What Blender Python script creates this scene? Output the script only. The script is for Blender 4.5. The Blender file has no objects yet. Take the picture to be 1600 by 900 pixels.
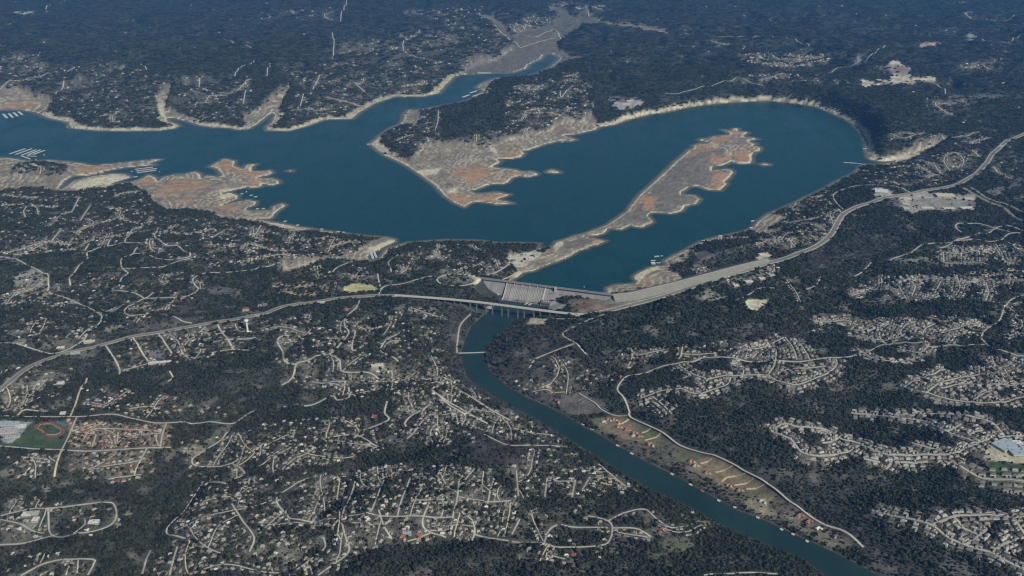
import bpy, bmesh, math, random
import numpy as np
from mathutils import Vector, Matrix
random.seed(7); rng = np.random.default_rng(7)
scene = bpy.context.scene
# ------------------------------------------------------------------ camera
CAM_H = 2394.0; FPX = 1386.0; PITCH = math.atan(630.0 / FPX)
cam_d = bpy.data.cameras.new('camera'); cam = bpy.data.objects.new('camera', cam_d)
scene.collection.objects.link(cam); scene.camera = cam
cam_d.sensor_width = 36.0; cam_d.lens = 36.0 * FPX / 1600.0
HAZE_D = 1.7e-5
cam_d.clip_start = 10.0; cam_d.clip_end = 150000.0
cam.location = (0, 0, CAM_H); cam.rotation_euler = (math.pi / 2 - PITCH, 0, 0)
# ------------------------------------------------------------------ sky, sun, exposure
SUN_AZ = math.atan2(0.66, -0.75); SUN_EL = math.radians(34)
world = bpy.data.worlds.new('World'); scene.world = world; world.use_nodes = True
wn = world.node_tree.nodes; wl = world.node_tree.links
sky = wn.new('ShaderNodeTexSky'); sky.sky_type = 'NISHITA'; sky.sun_disc = False
sky.sun_elevation = SUN_EL; sky.sun_rotation = SUN_AZ; sky.altitude = 300.0
bg = wn['Background']; bg.inputs['Strength'].default_value = 0.05
wl.new(sky.outputs['Color'], bg.inputs['Color'])
sun_d = bpy.data.lights.new('sun', 'SUN'); sun_d.energy = 5.0; sun_d.angle = math.radians(0.53)
sun_d.color = (1.0, 0.965, 0.86)
sun = bpy.data.objects.new('sun', sun_d); scene.collection.objects.link(sun)
sv = Vector((math.sin(SUN_AZ) * math.cos(SUN_EL), math.cos(SUN_AZ) * math.cos(SUN_EL), math.sin(SUN_EL)))
sun.rotation_euler = sv.to_track_quat('Z', 'Y').to_euler(); sun.location = sv * 3000
scene.view_settings.view_transform = 'Standard'; scene.view_settings.look = 'None'
scene.view_settings.gamma = 1.0; scene.view_settings.exposure = -0.2
scene.render.engine = 'CYCLES'
scene.cycles.max_bounces = 4; scene.cycles.diffuse_bounces = 2; scene.cycles.glossy_bounces = 2
scene.cycles.volume_bounces = 0; scene.cycles.use_denoising = True
scene.cycles.filter_width = 1.3 if hasattr(scene.cycles, 'filter_width') else 1.5
# ------------------------------------------------------------------ helpers
COL = scene.collection
CT, ST = math.cos(PITCH), math.sin(PITCH)
def ray(x, y):
    cx = (np.asarray(x, float) - 800.0) / FPX; cy = (450.0 - np.asarray(y, float)) / FPX
    return cx, CT + cy * ST, -ST + cy * CT
def flat(x, y, z=0.0):
    """ground point on the level z that the photograph shows at a pixel"""
    dx, dy, dz = ray(x, y); t = (z - CAM_H) / dz
    return dx * t, dy * t
def project(X, Y, Z):
    d = Y * CT - (Z - CAM_H) * ST; v = Y * ST + (Z - CAM_H) * CT
    return 800 + FPX * X / d, 450 - FPX * v / d
_pt = np.random.default_rng(3).permutation(512)
_pt = np.concatenate([_pt, _pt]); _ang = np.random.default_rng(4).random(512) * 2 * np.pi
_gx, _gy = np.cos(_ang), np.sin(_ang)
def perlin(x, y, seed=0):
    x = x + seed * 37.17; y = y - seed * 19.31
    xi = np.floor(x).astype(np.int64); yi = np.floor(y).astype(np.int64)
    xf = x - xi; yf = y - yi; xi &= 511; yi &= 511
    u = xf * xf * xf * (xf * (xf * 6 - 15) + 10); v = yf * yf * yf * (yf * (yf * 6 - 15) + 10)
    def g(ix, iy, fx, fy):
        h = _pt[_pt[ix & 511] + (iy & 511)]; return _gx[h] * fx + _gy[h] * fy
    a = g(xi, yi, xf, yf); b = g(xi + 1, yi, xf - 1, yf); c = g(xi, yi + 1, xf, yf - 1); d = g(xi + 1, yi + 1, xf - 1, yf - 1)
    return ((a + u * (b - a)) + v * ((c + u * (d - c)) - (a + u * (b - a)))) * 1.4
def fbm(x, y, seed=0, octv=4, gain=0.5):
    s = 0; a = 1.0; n = 0
    for o in range(octv):
        s = s + a * perlin(x * 2 ** o, y * 2 ** o, seed + o * 5); n += a; a *= gain
    return s / n
def smooth(a, b, x):
    t = np.clip((x - a) / (b - a), 0, 1); return t * t * (3 - 2 * t)
def inside(px, py, poly):
    r = np.zeros(px.shape, bool); n = len(poly)
    for i in range(n):
        x0, y0 = poly[i]; x1, y1 = poly[(i + 1) % n]
        if y0 == y1: continue
        c = ((y0 > py) != (y1 > py)) & (px < (x1 - x0) * (py - y0) / (y1 - y0) + x0); r ^= c
    return r
def segdist(px, py, poly, closed=True):
    d = np.full(px.shape, 1e12); n = len(poly)
    for i in range(n if closed else n - 1):
        x0, y0 = poly[i]; x1, y1 = poly[(i + 1) % n]
        ex, ey = x1 - x0, y1 - y0; L = ex * ex + ey * ey + 1e-9
        t = np.clip(((px - x0) * ex + (py - y0) * ey) / L, 0, 1)
        d = np.minimum(d, (px - x0 - t * ex) ** 2 + (py - y0 - t * ey) ** 2)
    return np.sqrt(d)
def tag(o, label=None, cat=None, group=None, kind=None):
    if label: o['label'] = label
    if cat: o['category'] = cat
    if group: o['group'] = group
    if kind: o['kind'] = kind
    return o
def empty(name, loc, rz=0.0):
    o = bpy.data.objects.new(name, None); COL.objects.link(o); o.location = loc; o.rotation_euler = (0, 0, rz); return o
def link(name, me, mat=None, parent=None):
    o = bpy.data.objects.new(name, me); COL.objects.link(o)
    if mat is not None and len(me.materials) == 0: me.materials.append(mat)
    if parent is not None: o.parent = parent
    return o
class MB:
    """collects convex solids into one mesh"""
    def __init__(s): s.v = []; s.f = []; s.m = []
    def add(s, vs, fs, mi=0):
        b = len(s.v); s.v += [tuple(map(float, p)) for p in vs]; s.f += [tuple(b + i for i in f) for f in fs]; s.m += [mi] * len(fs)
    def box(s, x0, x1, y0, y1, z0, z1, mi=0):
        s.add([(x0, y0, z0), (x1, y0, z0), (x1, y1, z0), (x0, y1, z0), (x0, y0, z1), (x1, y0, z1), (x1, y1, z1), (x0, y1, z1)],
              [(3, 2, 1, 0), (4, 5, 6, 7), (0, 1, 5, 4), (1, 2, 6, 5), (2, 3, 7, 6), (3, 0, 4, 7)], mi)
    def prism(s, prof, a0, a1, axis='x', mi=0):
        """closed profile (p, z) swept along an axis"""
        n = len(prof); mk = (lambda a, p, z: (a, p, z)) if axis == 'x' else (lambda a, p, z: (p, a, z))
        vs = [mk(a0, p, z) for p, z in prof] + [mk(a1, p, z) for p, z in prof]
        fs = [tuple(range(n))[::-1], tuple(range(n, 2 * n))] + [(i, (i + 1) % n, n + (i + 1) % n, n + i) for i in range(n)]
        s.add(vs, fs, mi)
    def cyl(s, x, y, r0, r1, z0, z1, n=12, mi=0):
        vs = [(x + r0 * math.cos(2 * math.pi * i / n), y + r0 * math.sin(2 * math.pi * i / n), z0) for i in range(n)] + \
             [(x + r1 * math.cos(2 * math.pi * i / n), y + r1 * math.sin(2 * math.pi * i / n), z1) for i in range(n)]
        s.add(vs, [tuple(range(n))[::-1], tuple(range(n, 2 * n))] + [(i, (i + 1) % n, n + (i + 1) % n, n + i) for i in range(n)], mi)
    def lathe(s, prof, n=24, mi=0):
        vs = [(r * math.cos(2 * math.pi * i / n), r * math.sin(2 * math.pi * i / n), z) for r, z in prof for i in range(n)]
        fs = [(k * n + i, k * n + (i + 1) % n, (k + 1) * n + (i + 1) % n, (k + 1) * n + i) for k in range(len(prof) - 1) for i in range(n)]
        s.add(vs, fs, mi)
    def mesh(s, name, mats=()):
        me = bpy.data.meshes.new(name); me.from_pydata(s.v, [], s.f)
        for m in mats: me.materials.append(m)
        if any(s.m): me.polygons.foreach_set('material_index', s.m)
        bm = bmesh.new(); bm.from_mesh(me); bmesh.ops.recalc_face_normals(bm, faces=bm.faces); bm.to_mesh(me); bm.free()
        me.update(); return me
    def build(s, name, mat, parent=None):
        return link(name, s.mesh(name, [mat] if not isinstance(mat, (list, tuple)) else mat), None, parent)
MATS = {}
def mat(name, col, rough=0.85, var=0.0, scale=0.05, spec=0.3, stretch=None, bump=0.0):
    if name in MATS: return MATS[name]
    m = bpy.data.materials.new(name); m.use_nodes = True; N = m.node_tree.nodes; L = m.node_tree.links
    b = N['Principled BSDF']; b.inputs['Roughness'].default_value = rough; b.inputs['Specular IOR Level'].default_value = spec
    b.inputs['Base Color'].default_value = (*col, 1)
    if var > 0:
        tc = N.new('ShaderNodeTexCoord'); mp = N.new('ShaderNodeMapping'); nz = N.new('ShaderNodeTexNoise')
        if stretch: mp.inputs['Scale'].default_value = stretch
        nz.inputs['Scale'].default_value = scale; nz.inputs['Detail'].default_value = 6; nz.inputs['Roughness'].default_value = 0.65
        mr = N.new('ShaderNodeMapRange'); mr.inputs['From Min'].default_value = 0.3; mr.inputs['From Max'].default_value = 0.7
        mr.inputs['To Min'].default_value = 1 - var; mr.inputs['To Max'].default_value = 1 + var
        mx = N.new('ShaderNodeMix'); mx.data_type = 'RGBA'; mx.blend_type = 'MULTIPLY'; mx.inputs['Factor'].default_value = 1
        mx.inputs[6].default_value = (*col, 1)
        L.new(tc.outputs['Object'], mp.inputs['Vector']); L.new(mp.outputs['Vector'], nz.inputs['Vector'])
        L.new(nz.outputs['Fac'], mr.inputs['Value']); L.new(mr.outputs['Result'], mx.inputs[7]); L.new(mx.outputs[2], b.inputs['Base Color'])
        if bump > 0:
            bp = N.new('ShaderNodeBump'); bp.inputs['Strength'].default_value = 0.6; bp.inputs['Distance'].default_value = bump
            L.new(nz.outputs['Fac'], bp.inputs['Height']); L.new(bp.outputs['Normal'], b.inputs['Normal'])
    MATS[name] = m; return m
# ------------------------------------------------------------------ outlines read off the photograph (pixels)
SHORE_N = [(-420,150),(-300,168),(-60,175),(0,172),(35,172),(57,176),(77,185),(107,191),(110,200),(150,204),(200,205),(250,204),(272,201),(280,197),(277,194),(262,189),(260,184),(272,185),(295,190),(312,196),(332,199),(360,200),(370,203),(387,202),(400,195),(415,184),(425,176),(430,180),(425,191),(416,199),(417,204),(450,205),(480,197),(507,187),(550,186),(562,175),(585,162),(617,151),(660,151),(685,146),(697,132),(710,120),(722,117),(750,115),(800,114),(822,107),(825,101),(845,92),(850,84),(867,85),(876,90),(872,96),(860,105),(842,114),(820,120),(800,120),(775,122),(750,132),(746,137),(757,142),(745,152),(720,160),(690,165),(660,171),(640,171),(632,178),(631,186),(625,194),(607,202),(590,215),(578,225),(600,242),(632,257),(655,272),(680,290),(695,307),(710,317),(726,324),(733,318),(745,315),(762,317),(778,320),(803,318),(790,314),(775,312),(798,304),(775,300),(755,302),(742,302),(733,298),(745,296),(762,289),(775,287),(785,288),(793,285),(800,278),(812,275),(825,277),(838,274),(841,271),(830,268),(812,268),(805,265),(790,263),(775,262),(768,260),(778,256),(782,252),(776,249),(783,248),(800,248),(812,246),(819,240),(816,236),(825,235),(850,226),(875,220),(890,221),(901,218),(885,213),(880,211),(900,210),(930,203),(934,199),(960,195),(980,187),(1020,177),(1035,176),(1065,169),(1095,164),(1120,161),(1150,159),(1200,157),(1237,160),(1272,165),(1295,174),(1317,184),(1335,195),(1347,206),(1354,220),(1355,237),(1358,249),(1378,253),(1400,251),(1400,253),(1375,257),(1352,257),(1347,260),(1337,270),(1312,282),(1287,296),(1255,311),(1225,325),(1200,335),(1185,346),(1177,356),(1160,363),(1122,370),(1097,377),(1065,394),(1048,402),(1037,408),(1040,411),(1046,414),(1036,416),(1025,416),(1016,418),(1002,424),(990,432),(991,436),(996,439),(993,443),(970,444.5),(960,445.5),(949,450)]
SHORE_S = [(800,438),(807,434),(818,426),(835,423),(849,416),(869,409),(889,401),(904,392),(918,388),(920,385),(933,383),(947,376),(936,374),(923,372),(912,369),(931,368),(944,365),(949,358),(952,357),(970,359),(985,352),(990,354),(1002,356),(1021,347),(1012,337),(1017,332),(1050,334),(1065,330),(1071,322),(1087,319),(1094,311),(1085,305),(1065,304),(1065,300),(1070,297),(1077,292),(1090,291),(1107,297),(1125,298),(1136,287),(1132,284),(1142,275),(1146,268),(1140,264),(1125,264.5),(1112,267),(1114,260.5),(1128,259),(1140,254),(1143,251),(1146,254),(1158,256.5),(1173,255),(1175,249),(1174,243),(1178,239),(1173,236),(1184,237),(1188,234),(1187,229.5),(1180,228),(1175,226.5),(1183,224),(1173,223),(1170,220),(1186,217),(1173,214.5),(1160,213.5),(1169,206.5),(1154,205),(1153,200.5),(1147,200.5),(1144,203),(1128,202.5),(1140,208),(1141,211),(1116,212.5),(1108,216.5),(1096,216.5),(1092,219),(1104,222),(1114,224.5),(1096,224),(1083,227.5),(1085,231.5),(1077,233.5),(1072,239),(1068,242),(1055,253),(1040,268),(1020,286),(997,307),(980,330),(950,351),(920,363),(902,368),(869,378),(868,382),(861,385.5),(843,387.5),(838,389),(843,380.5),(816,380),(780,380),(750,376),(700,375),(637,379),(620,384),(604,389),(598,396),(593,405),(579,408),(574,400),(586,393),(602,385),(617,378),(617,374.5),(605,371),(575,369),(540,365),(505,360),(487,357),(462,354),(432,348),(401,343),(424,341),(429,334),(434,329),(447,321),(440,318),(427,322),(426,328),(406,329),(384,328),(385,325),(398,321),(401,315),(387,312),(367,316),(346,320),(371,311),(372,305),(359,301),(335,305),(362,298),(387,292),(392,294),(408,292),(409,287),(424,290),(436,287),(436,282),(424,278),(411,279),(401,277),(418,274),(427,270),(421,266),(403,268),(393,267),(393,261),(401,256),(387,257),(380,264),(366,259.5),(366.5,251.5),(351,248),(345,251),(327.5,260),(340,264),(348,275),(340,276),(323.5,274),(315,279),(312,271),(304,268),(288,272),(273,272.5),(257,276),(247,283),(241,276),(232.5,273),(218,281),(201,285),(171,288),(162,291),(179,285),(205,277),(195,272),(175.5,271),(146,275),(117,282),(106,290),(96,296),(91,295),(101,282),(114,275),(135,274),(162,268),(195,262),(242,258),(234,255),(253,249),(240,249),(211,252),(172,256),(141,258),(127,255),(104,252.5),(73,250),(49,252),(31,250),(21,247.6),(0,246),(-420,232)]
ISLETS = [[(854,268),(862,264.5),(872,267),(876,270),(866,271),(856,270)], [(1188,256.5),(1194,255),(1203,256.3),(1201,258.5),(1192,258.5)], [(448,267),(453,265.6),(458,267),(453,268.5)]]
RIVER_L = [(783,471),(774,476),(765,485),(755,493),(737,509),(726,532),(721,550),(722,567),(730,590),(750,606),(775,621),(800,635),(837,655),(867,674),(905,696),(940,718),(975,741),(1017,765),(1065,786),(1105,808),(1150,831),(1200,852),(1257,876),(1290,899),(1400,945),(1640,1045)]
RIVER_R = [(1810,1050),(1500,952),(1372,899),(1320,871),(1282,853),(1237,833),(1200,815),(1150,796),(1100,768),(1050,741),(1012,722),(962,695),(932,676),(917,670),(882,648),(850,633),(825,622),(800,608),(780,593),(765,577),(756,560),(760,542),(775,527),(790,515),(800,505),(819,497),(830,489),(845,484),(852,479),(846,474)]
RIVER_Z = -50.0; CREST_Z = 36.0
def fl(pts, z=0.0): return [tuple(float(c) for c in flat(x, y, z)) for x, y in pts]
A = Vector((*flat(752, 434, CREST_Z), 0)); B = Vector((*flat(957.5, 460, CREST_Z), 0))
DAM_E = (B - A).normalized(); DAM_N = Vector((DAM_E.y, -DAM_E.x, 0)); DAM_L = (B - A).length
def dampt(s, t): p = A + DAM_E * (s * DAM_L) + DAM_N * t; return (p.x, p.y)
LAKE = fl(SHORE_N) + [dampt(0.955, 0), dampt(0.6, 0), dampt(0.23, 0)] + fl(SHORE_S)
ISLES = [fl(p) for p in ISLETS]
RIVER = fl(RIVER_L[1:], RIVER_Z) + fl(RIVER_R[:-1], RIVER_Z) + [dampt(.54, 119), dampt(.5, 106), dampt(.205, 106)]
# ------------------------------------------------------------------ terrain sheet
NR, NC = 600, 860
rowpix = np.linspace(1015, -95, NR - 6)
Yr = np.concatenate([flat(800, rowpix)[1], flat(800, -95)[1] * np.array([1.08, 1.2, 1.4, 1.7, 2.1, 2.6])])
Wd = lambda Y: 0.625 * Y + 690.0
U = np.linspace(-1, 1, NC)
GY = np.repeat(Yr[:, None], NC, 1); GX = U[None, :] * Wd(GY)
def sdf(polys, cap=2500.0):
    """signed distance in metres, positive inside the first outline and outside the rest"""
    d = np.full(GX.shape, cap); ins = None
    for k, poly in enumerate(polys):
        n = len(poly)
        i_ = inside(GX.ravel(), GY.ravel(), poly).reshape(GX.shape)
        ins = i_ if k == 0 else ins & ~i_
        for i in range(n):
            (x0, y0), (x1, y1) = poly[i], poly[(i + 1) % n]
            r0 = max(0, np.searchsorted(Yr, min(y0, y1) - cap) - 1); r1 = np.searchsorted(Yr, max(y0, y1) + cap) + 1
            w = Wd(Yr[min(r1, NR - 1)]); w0 = Wd(Yr[r0])
            lo = min((min(x0, x1) - cap) / w, (min(x0, x1) - cap) / w0); hi = max((max(x0, x1) + cap) / w, (max(x0, x1) + cap) / w0)
            c0 = int(np.clip((lo + 1) / 2 * NC - 1, 0, NC)); c1 = int(np.clip((hi + 1) / 2 * NC + 2, 0, NC))
            if c1 <= c0 or r1 <= r0: continue
            px = GX[r0:r1, c0:c1]; py = GY[r0:r1, c0:c1]; ex, ey = x1 - x0, y1 - y0
            t = np.clip(((px - x0) * ex + (py - y0) * ey) / (ex * ex + ey * ey + 1e-9), 0, 1)
            q = np.hypot(px - x0 - t * ex, py - y0 - t * ey); d[r0:r1, c0:c1] = np.minimum(d[r0:r1, c0:c1], q)
    return np.where(ins, d, -d)
sl = sdf([LAKE] + ISLES, 1500.0); sr = sdf([RIVER], 1500.0)
near_k = GY / 5000.0
sl = sl + fbm(GX / 70, GY / 70, 11, 3) * 7 * near_k * smooth(0, 20, np.abs(sl)) + perlin(GX / 30, GY / 30, 12) * 3.0 * near_k
sr = sr + perlin(GX / 40, GY / 40, 13) * 3
LAKE_M = sl > 0; RIV_M = sr > 0
dl = -sl; dr = -sr
PX0, PY0 = project(GX, GY, np.zeros_like(GX))
def pmask(px, py, poly, feather=3.0):
    xs = [p[0] for p in poly]; ys = [p[1] for p in poly]; m = np.zeros(px.shape)
    box = (px > min(xs) - feather) & (px < max(xs) + feather) & (py > min(ys) - feather) & (py < max(ys) + feather)
    if not box.any(): return m
    qx, qy = px[box], py[box]; d = segdist(qx, qy, poly); d = np.where(inside(qx, qy, poly), d, -d)
    m[box] = smooth(-feather, feather, d); return m
# bare drawn-down ground (pixels)
BARE = {
 'west_flats': [(205,268),(240,270),(310,262),(330,240),(440,245),(470,300),(460,325),(500,362),(455,357),(400,347),(345,345),(330,336),(300,332),(262,334),(240,320),(228,304),(208,292)],
 'marina_flats': [(-40,242),(30,245),(110,248),(170,250),(262,245),(250,262),(215,283),(160,291),(130,300),(100,302),(60,294),(0,302),(-40,302)],
 'mid_peninsula': [(572,224),(600,240),(625,246),(640,252),(650,242),(660,234),(690,228),(730,229),(765,232),(790,222),(830,212),(855,206),(880,192),(915,192),(925,181),(935,198),(905,225),(850,240),(845,280),(810,325),(720,330)],
 'long_island': [(790,442),(806,424),(790,408),(800,400),(850,396),(860,384),(868,370),(950,345),(1060,190),(1210,190),(1180,300),(1000,365),(900,405),(835,430)],
 'dam_beach': [(935,456),(950,440),(985,430),(1010,410),(1030,412),(1044,418),(1052,426),(1066,434),(1062,441),(1000,453),(960,460)],
 'east_point': [(1030,408),(1060,394),(1070,396),(1062,402),(1078,406),(1050,412)],
 'point_sand': [(1195,333),(1177,345),(1172,358),(1186,368),(1222,372),(1226,366),(1200,360),(1222,350),(1235,340)],
 'top_inlet': [(690,140),(712,118),(740,104),(775,95),(800,78),(775,56),(745,40),(752,30),(775,34),(800,55),(815,48),(838,42),(860,30),(852,14),(880,9),(922,12),(925,26),(942,40),(960,44),(985,46),(1008,48),(1042,55),(1044,62),(985,55),(955,48),(925,50),(895,58),(880,68),(876,80),(895,90),(955,96),(890,96),(862,108),(840,116),(760,120),(720,122)],
 'nw_flats': [(-40,150),(30,143),(52,150),(58,156),(85,160),(75,172),(56,180),(0,176),(-40,178)],
 'nw_inlet': [(242,158),(272,146),(266,158),(262,172),(300,186),(312,198),(262,190),(250,184)],
 'mid_inlet': [(380,184),(400,175),(430,158),(455,147),(452,156),(440,168),(436,180),(424,200),(400,200),(385,204)],
 'north_point': [(628,195),(632,180),(638,170),(656,172),(658,185),(650,198)],
 'upper_point': [(742,140),(748,130),(790,120),(775,126),(762,138),(758,146)],
 'cove_strip': [(440,422),(470,418),(520,406),(556,396),(565,388),(600,371),(622,373),(622,380),(590,394),(578,406),(560,408),(520,414),(470,428),(445,434)],
 'sand_465': [(400,340),(440,350),(490,356),(480,360),(455,366),(440,358),(400,347)],
 'nc_shore': [(860,212),(880,200),(905,196),(925,178),(936,190),(930,206),(880,218)],
 'e_inlet': [(1352,244),(1375,250),(1420,240),(1460,230),(1480,228),(1475,236),(1440,247),(1400,256),(1365,260)],
}
bare = np.zeros_like(GX)
wob = perlin(PX0 / 6, PY0 / 4, 21) * 2.0
for k, p in BARE.items(): bare = np.maximum(bare, pmask(PX0 + wob, PY0 + wob * .6, p, 2.2))
hillk = [(28,262),(60,252),(108,262),(104,272),(60,280),(20,278)]
bare *= 1 - pmask(PX0, PY0, hillk, 3)
for p in ([(795,54),(830,40),(866,27),(872,35),(850,44),(818,56),(800,62)], [(735,44),(752,36),(770,48),(785,62),(770,66)], [(880,18),(910,16),(918,24),(890,26)]): bare *= 1 - pmask(PX0, PY0 + wob, p, 3)
CLIFF = [(975,186),(985,150),(1150,118),(1300,100),(1420,110),(1470,160),(1460,215),(1400,235),(1362,240),(1350,200),(1300,170),(1240,155),(1150,158),(1020,178)]
cliff = pmask(PX0, PY0, CLIFF, 26)
TERR = [(860,600),(900,610),(990,645),(1040,672),(1120,712),(1200,755),(1290,818),(1345,850),(1400,930),(1200,830),(1000,730),(880,655)]
terr = pmask(PX0, PY0, TERR, 8)
# relief
far = smooth(6000, 14000, GY)
wx = GX + 260 * perlin(GX / 900, GY / 900, 31); wy = GY + 260 * perlin(GX / 900, GY / 900, 32)
ridge = 1 - np.abs(fbm(wx / 1500, wy / 1500, 41, 4)) * 2.0
rid2 = 1 - np.abs(fbm(wx / 520, wy / 520, 47, 3)) * 2.0
hill = 38 + 60 * fbm(GX / 2600, GY / 2600, 51, 3) + (84 + 95 * far) * (ridge - .55) + (32 + 30 * far) * (rid2 - .5) + 40 * far
hill = np.maximum(hill, 14 + 6 * ridge) + 55 * cliff
slope_l = np.where(dl < 70, 0.12 * dl, 8.4 + 0.22 * (dl - 70))
slope_l = slope_l * (1 - cliff) + cliff * np.where(dl < 10, .5 * dl, 5 + 0.95 * (dl - 10))
hL = np.maximum(slope_l, 0)
def smin(a, b, k): h = np.clip(.5 + .5 * (b - a) / k, 0, 1); return b + (a - b) * h - k * h * (1 - h)
Z = smin(hill, hL, 22.0)
flatz = 1.2 + 0.05 * np.maximum(dl, 0) + 1.6 * fbm(GX / 90, GY / 60, 61, 4) + 2.5 * np.abs(perlin(GX / 170, GY / 90, 62))
Z = Z * (1 - bare) + np.minimum(Z, np.maximum(flatz, .25)) * bare
Zr = RIVER_Z + np.where(dr < 14, .3 * dr, 4.2 + (0.27 + .12 * perlin(GX / 300, GY / 300, 63)) * (dr - 14))
Zt = RIVER_Z + np.where(dr < 12, .4 * dr, 4.8 + .02 * (dr - 12) + 0.5 * np.maximum(dr - 190, 0))
Zr = Zr * (1 - terr) + np.minimum(Zt, Zr + 6) * terr
Z = np.where(dr < 1400, smin(Z, np.maximum(Zr, RIVER_Z - 8), 14.0), Z)
n_l = fbm(GX / 300, GY / 300, 67, 3)
def ravine(pix, depth, wid):
    global Z
    P = [flat(x, y, 15.0) for x, y in pix]; b = (GX > min(p[0] for p in P) - 2 * wid) & (GX < max(p[0] for p in P) + 2 * wid) & (GY > min(p[1] for p in P) - 2 * wid) & (GY < max(p[1] for p in P) + 2 * wid)
    d = segdist(GX[b] + 30 * perlin(GX[b] / 200, GY[b] / 200, 65), GY[b] + 30 * perlin(GX[b] / 200, GY[b] / 200, 66), P, False); Z[b] -= depth * np.clip(1 - d / wid, 0, 1) ** 1.3
for q, dp, wd in (([(640,706),(600,690),(566,660),(520,640),(440,622),(380,618)], 55, 190), ([(250,920),(235,850),(262,780),(290,745),(330,700),(300,660)], 48, 200), ([(1300,770),(1380,765),(1450,770),(1530,775),(1640,790)], 50, 230), ([(1340,662),(1300,645),(1200,648),(1120,640)], 40, 190), ([(1640,650),(1560,640),(1480,634),(1400,622),(1330,612)], 36, 170), ([(1400,690),(1450,682),(1500,700)], 22, 110), ([(560,880),(650,860),(760,858),(800,870)], 36, 170), ([(0,768),(100,762),(200,760),(260,775)], 40, 190), ([(130,588),(220,585),(320,605),(400,615)], 34, 170), ([(430,400),(480,395),(530,388)], 10, 120), ([(1380,440),(1440,425),(1500,422)], 26, 180), ([(1230,480),(1330,485),(1420,480)], 30, 190), ([(700,370),(760,395),(820,400)], 0, 100)): ravine(q, dp, wd)
def pin(px, py, z, r, k=1.0):
    global Z
    x, y = flat(px, py, z); w = 1 - smooth(r * .45, r, np.hypot(GX - x, GY - y)); Z = Z * (1 - w * k) + z * w * k
pin(715, 437.5, CREST_Z - 3, 210); pin(745, 434, CREST_Z - 3, 60); pin(600, 461, 24, 260); pin(562, 462, 26, 200); pin(640, 464, 20, 90); pass
for q in ((975,478),(1010,470),(1050,459),(1090,446),(1130,433),(1170,421)): pin(*q, 13, 150)
for q in ((960,461),(985,458)): pin(*q, 24, 60)
for q, rr in (((70,675), 260), ((20,680), 200), ((1480,315), 240), ((1440,315), 160), ((1575,700), 260), ((1183,476), 90), ((190,680), 330)):
    x, y = flat(*q, 40); r_ = int(np.searchsorted(Yr, y)); c_ = int((x / Wd(y) + 1) / 2 * NC); pin(*q, float(Z[min(r_, NR - 1), np.clip(c_, 0, NC - 1)]) , rr)
_lc = pmask(PX0, PY0, [(-60,285),(90,300),(215,290),(270,332),(350,342),(500,362),(500,395),(200,385),(-60,370)], 22) * ~LAKE_M
Z = Z * (1 - _lc) + np.minimum(Z, 5 + .045 * np.maximum(dl, 0) + 5 * n_l) * _lc
_ep = [flat(x, y, CREST_Z) for x, y in ((957,460),(985,457.6),(1020,449),(1060,439.5),(1120,423.5),(1165,411),(1200,401.5))]; _ed = segdist(GX, GY, _ep, False)
Z = np.where((_ed < 200) & ~LAKE_M, np.minimum(Z, 11 + .35 * np.maximum(_ed - 120, 0)), Z)
_bp = [flat(x, y, 25.0) for x, y in ((640,463),(650,463.5),(700,467.3),(750,472.3),(800,478.8),(840,484),(870,487.8),(882,489))]
_bd = segdist(GX, GY, _bp, False); _bt = np.clip((PX0 - 636) / 60, 0, 1)
Z = np.where(_bd < 130, np.minimum(Z, 17 - 20 * _bt * np.clip((900 - PX0) / 30, 0, 1) + .35 * np.maximum(_bd - 22, 0)), Z)
for q in ((908,491.8,24,75),(930,490.3,21,100),(952,486,17,110)): pin(*q)
Z = np.where(LAKE_M, -np.minimum(.35 * sl + .4, 14) * 1.0, np.maximum(Z, np.where(dr < 900, -60, .25)))
Z = np.where(RIV_M, RIVER_Z - np.minimum(.4 * sr + .5, 6), Z)
damside = ((GX - A.x) * DAM_N.x + (GY - A.y) * DAM_N.y)
sdam = ((GX - A.x) * DAM_E.x + (GY - A.y) * DAM_E.y) / DAM_L
damzone = (damside > -30) & (damside < 135) & (sdam > -.02) & (sdam < .57)
onband = (damside > -30) & (damside < np.where(sdam < .52, 75, 28)) & (sdam > .2) & (sdam < .97)
Z = np.where(onband, np.minimum(Z, 6 - .75 * np.maximum(damside, 0)), Z)
def zat(X, Y):
    X = np.asarray(X, float); Y = np.asarray(Y, float)
    r = np.clip(np.interp(Y, Yr, np.arange(NR)), 0, NR - 1.001); c = np.clip((X / Wd(Y) + 1) / 2 * (NC - 1), 0, NC - 1.001)
    r0 = r.astype(int); c0 = c.astype(int); fr = r - r0; fc = c - c0
    return (Z[r0, c0] * (1 - fr) * (1 - fc) + Z[r0, c0 + 1] * (1 - fr) * fc + Z[r0 + 1, c0] * fr * (1 - fc) + Z[r0 + 1, c0 + 1] * fr * fc)
def grid(F, X, Y):
    r = np.clip(np.rint(np.interp(Y, Yr, np.arange(NR))), 0, NR - 1).astype(int); c = np.clip(np.rint((X / Wd(Y) + 1) / 2 * (NC - 1)), 0, NC - 1).astype(int)
    return F[r, c]
_lev = np.linspace(260, -60, 81)
def G(x, y):
    """where the line of sight through a pixel first meets the terrain"""
    x = np.atleast_1d(np.asarray(x, float)); y = np.atleast_1d(np.asarray(y, float))
    dx, dy, dz = ray(x, y); t = (_lev[None, :] - CAM_H) / dz[:, None]
    gap = _lev[None, :] - zat(dx[:, None] * t, dy[:, None] * t); k = np.argmax(gap <= 0, 1); k = np.where(gap[np.arange(len(x)), k] > 0, 80, np.maximum(k, 1))
    i = np.arange(len(x)); g0, g1 = gap[i, k - 1], gap[i, k]; f = np.clip(g0 / np.maximum(g0 - g1, 1e-6), 0, 1); tt = t[i, k - 1] + f * (t[i, k] - t[i, k - 1])
    X, Y = dx * tt, dy * tt; return X, Y, zat(X, Y)
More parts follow.
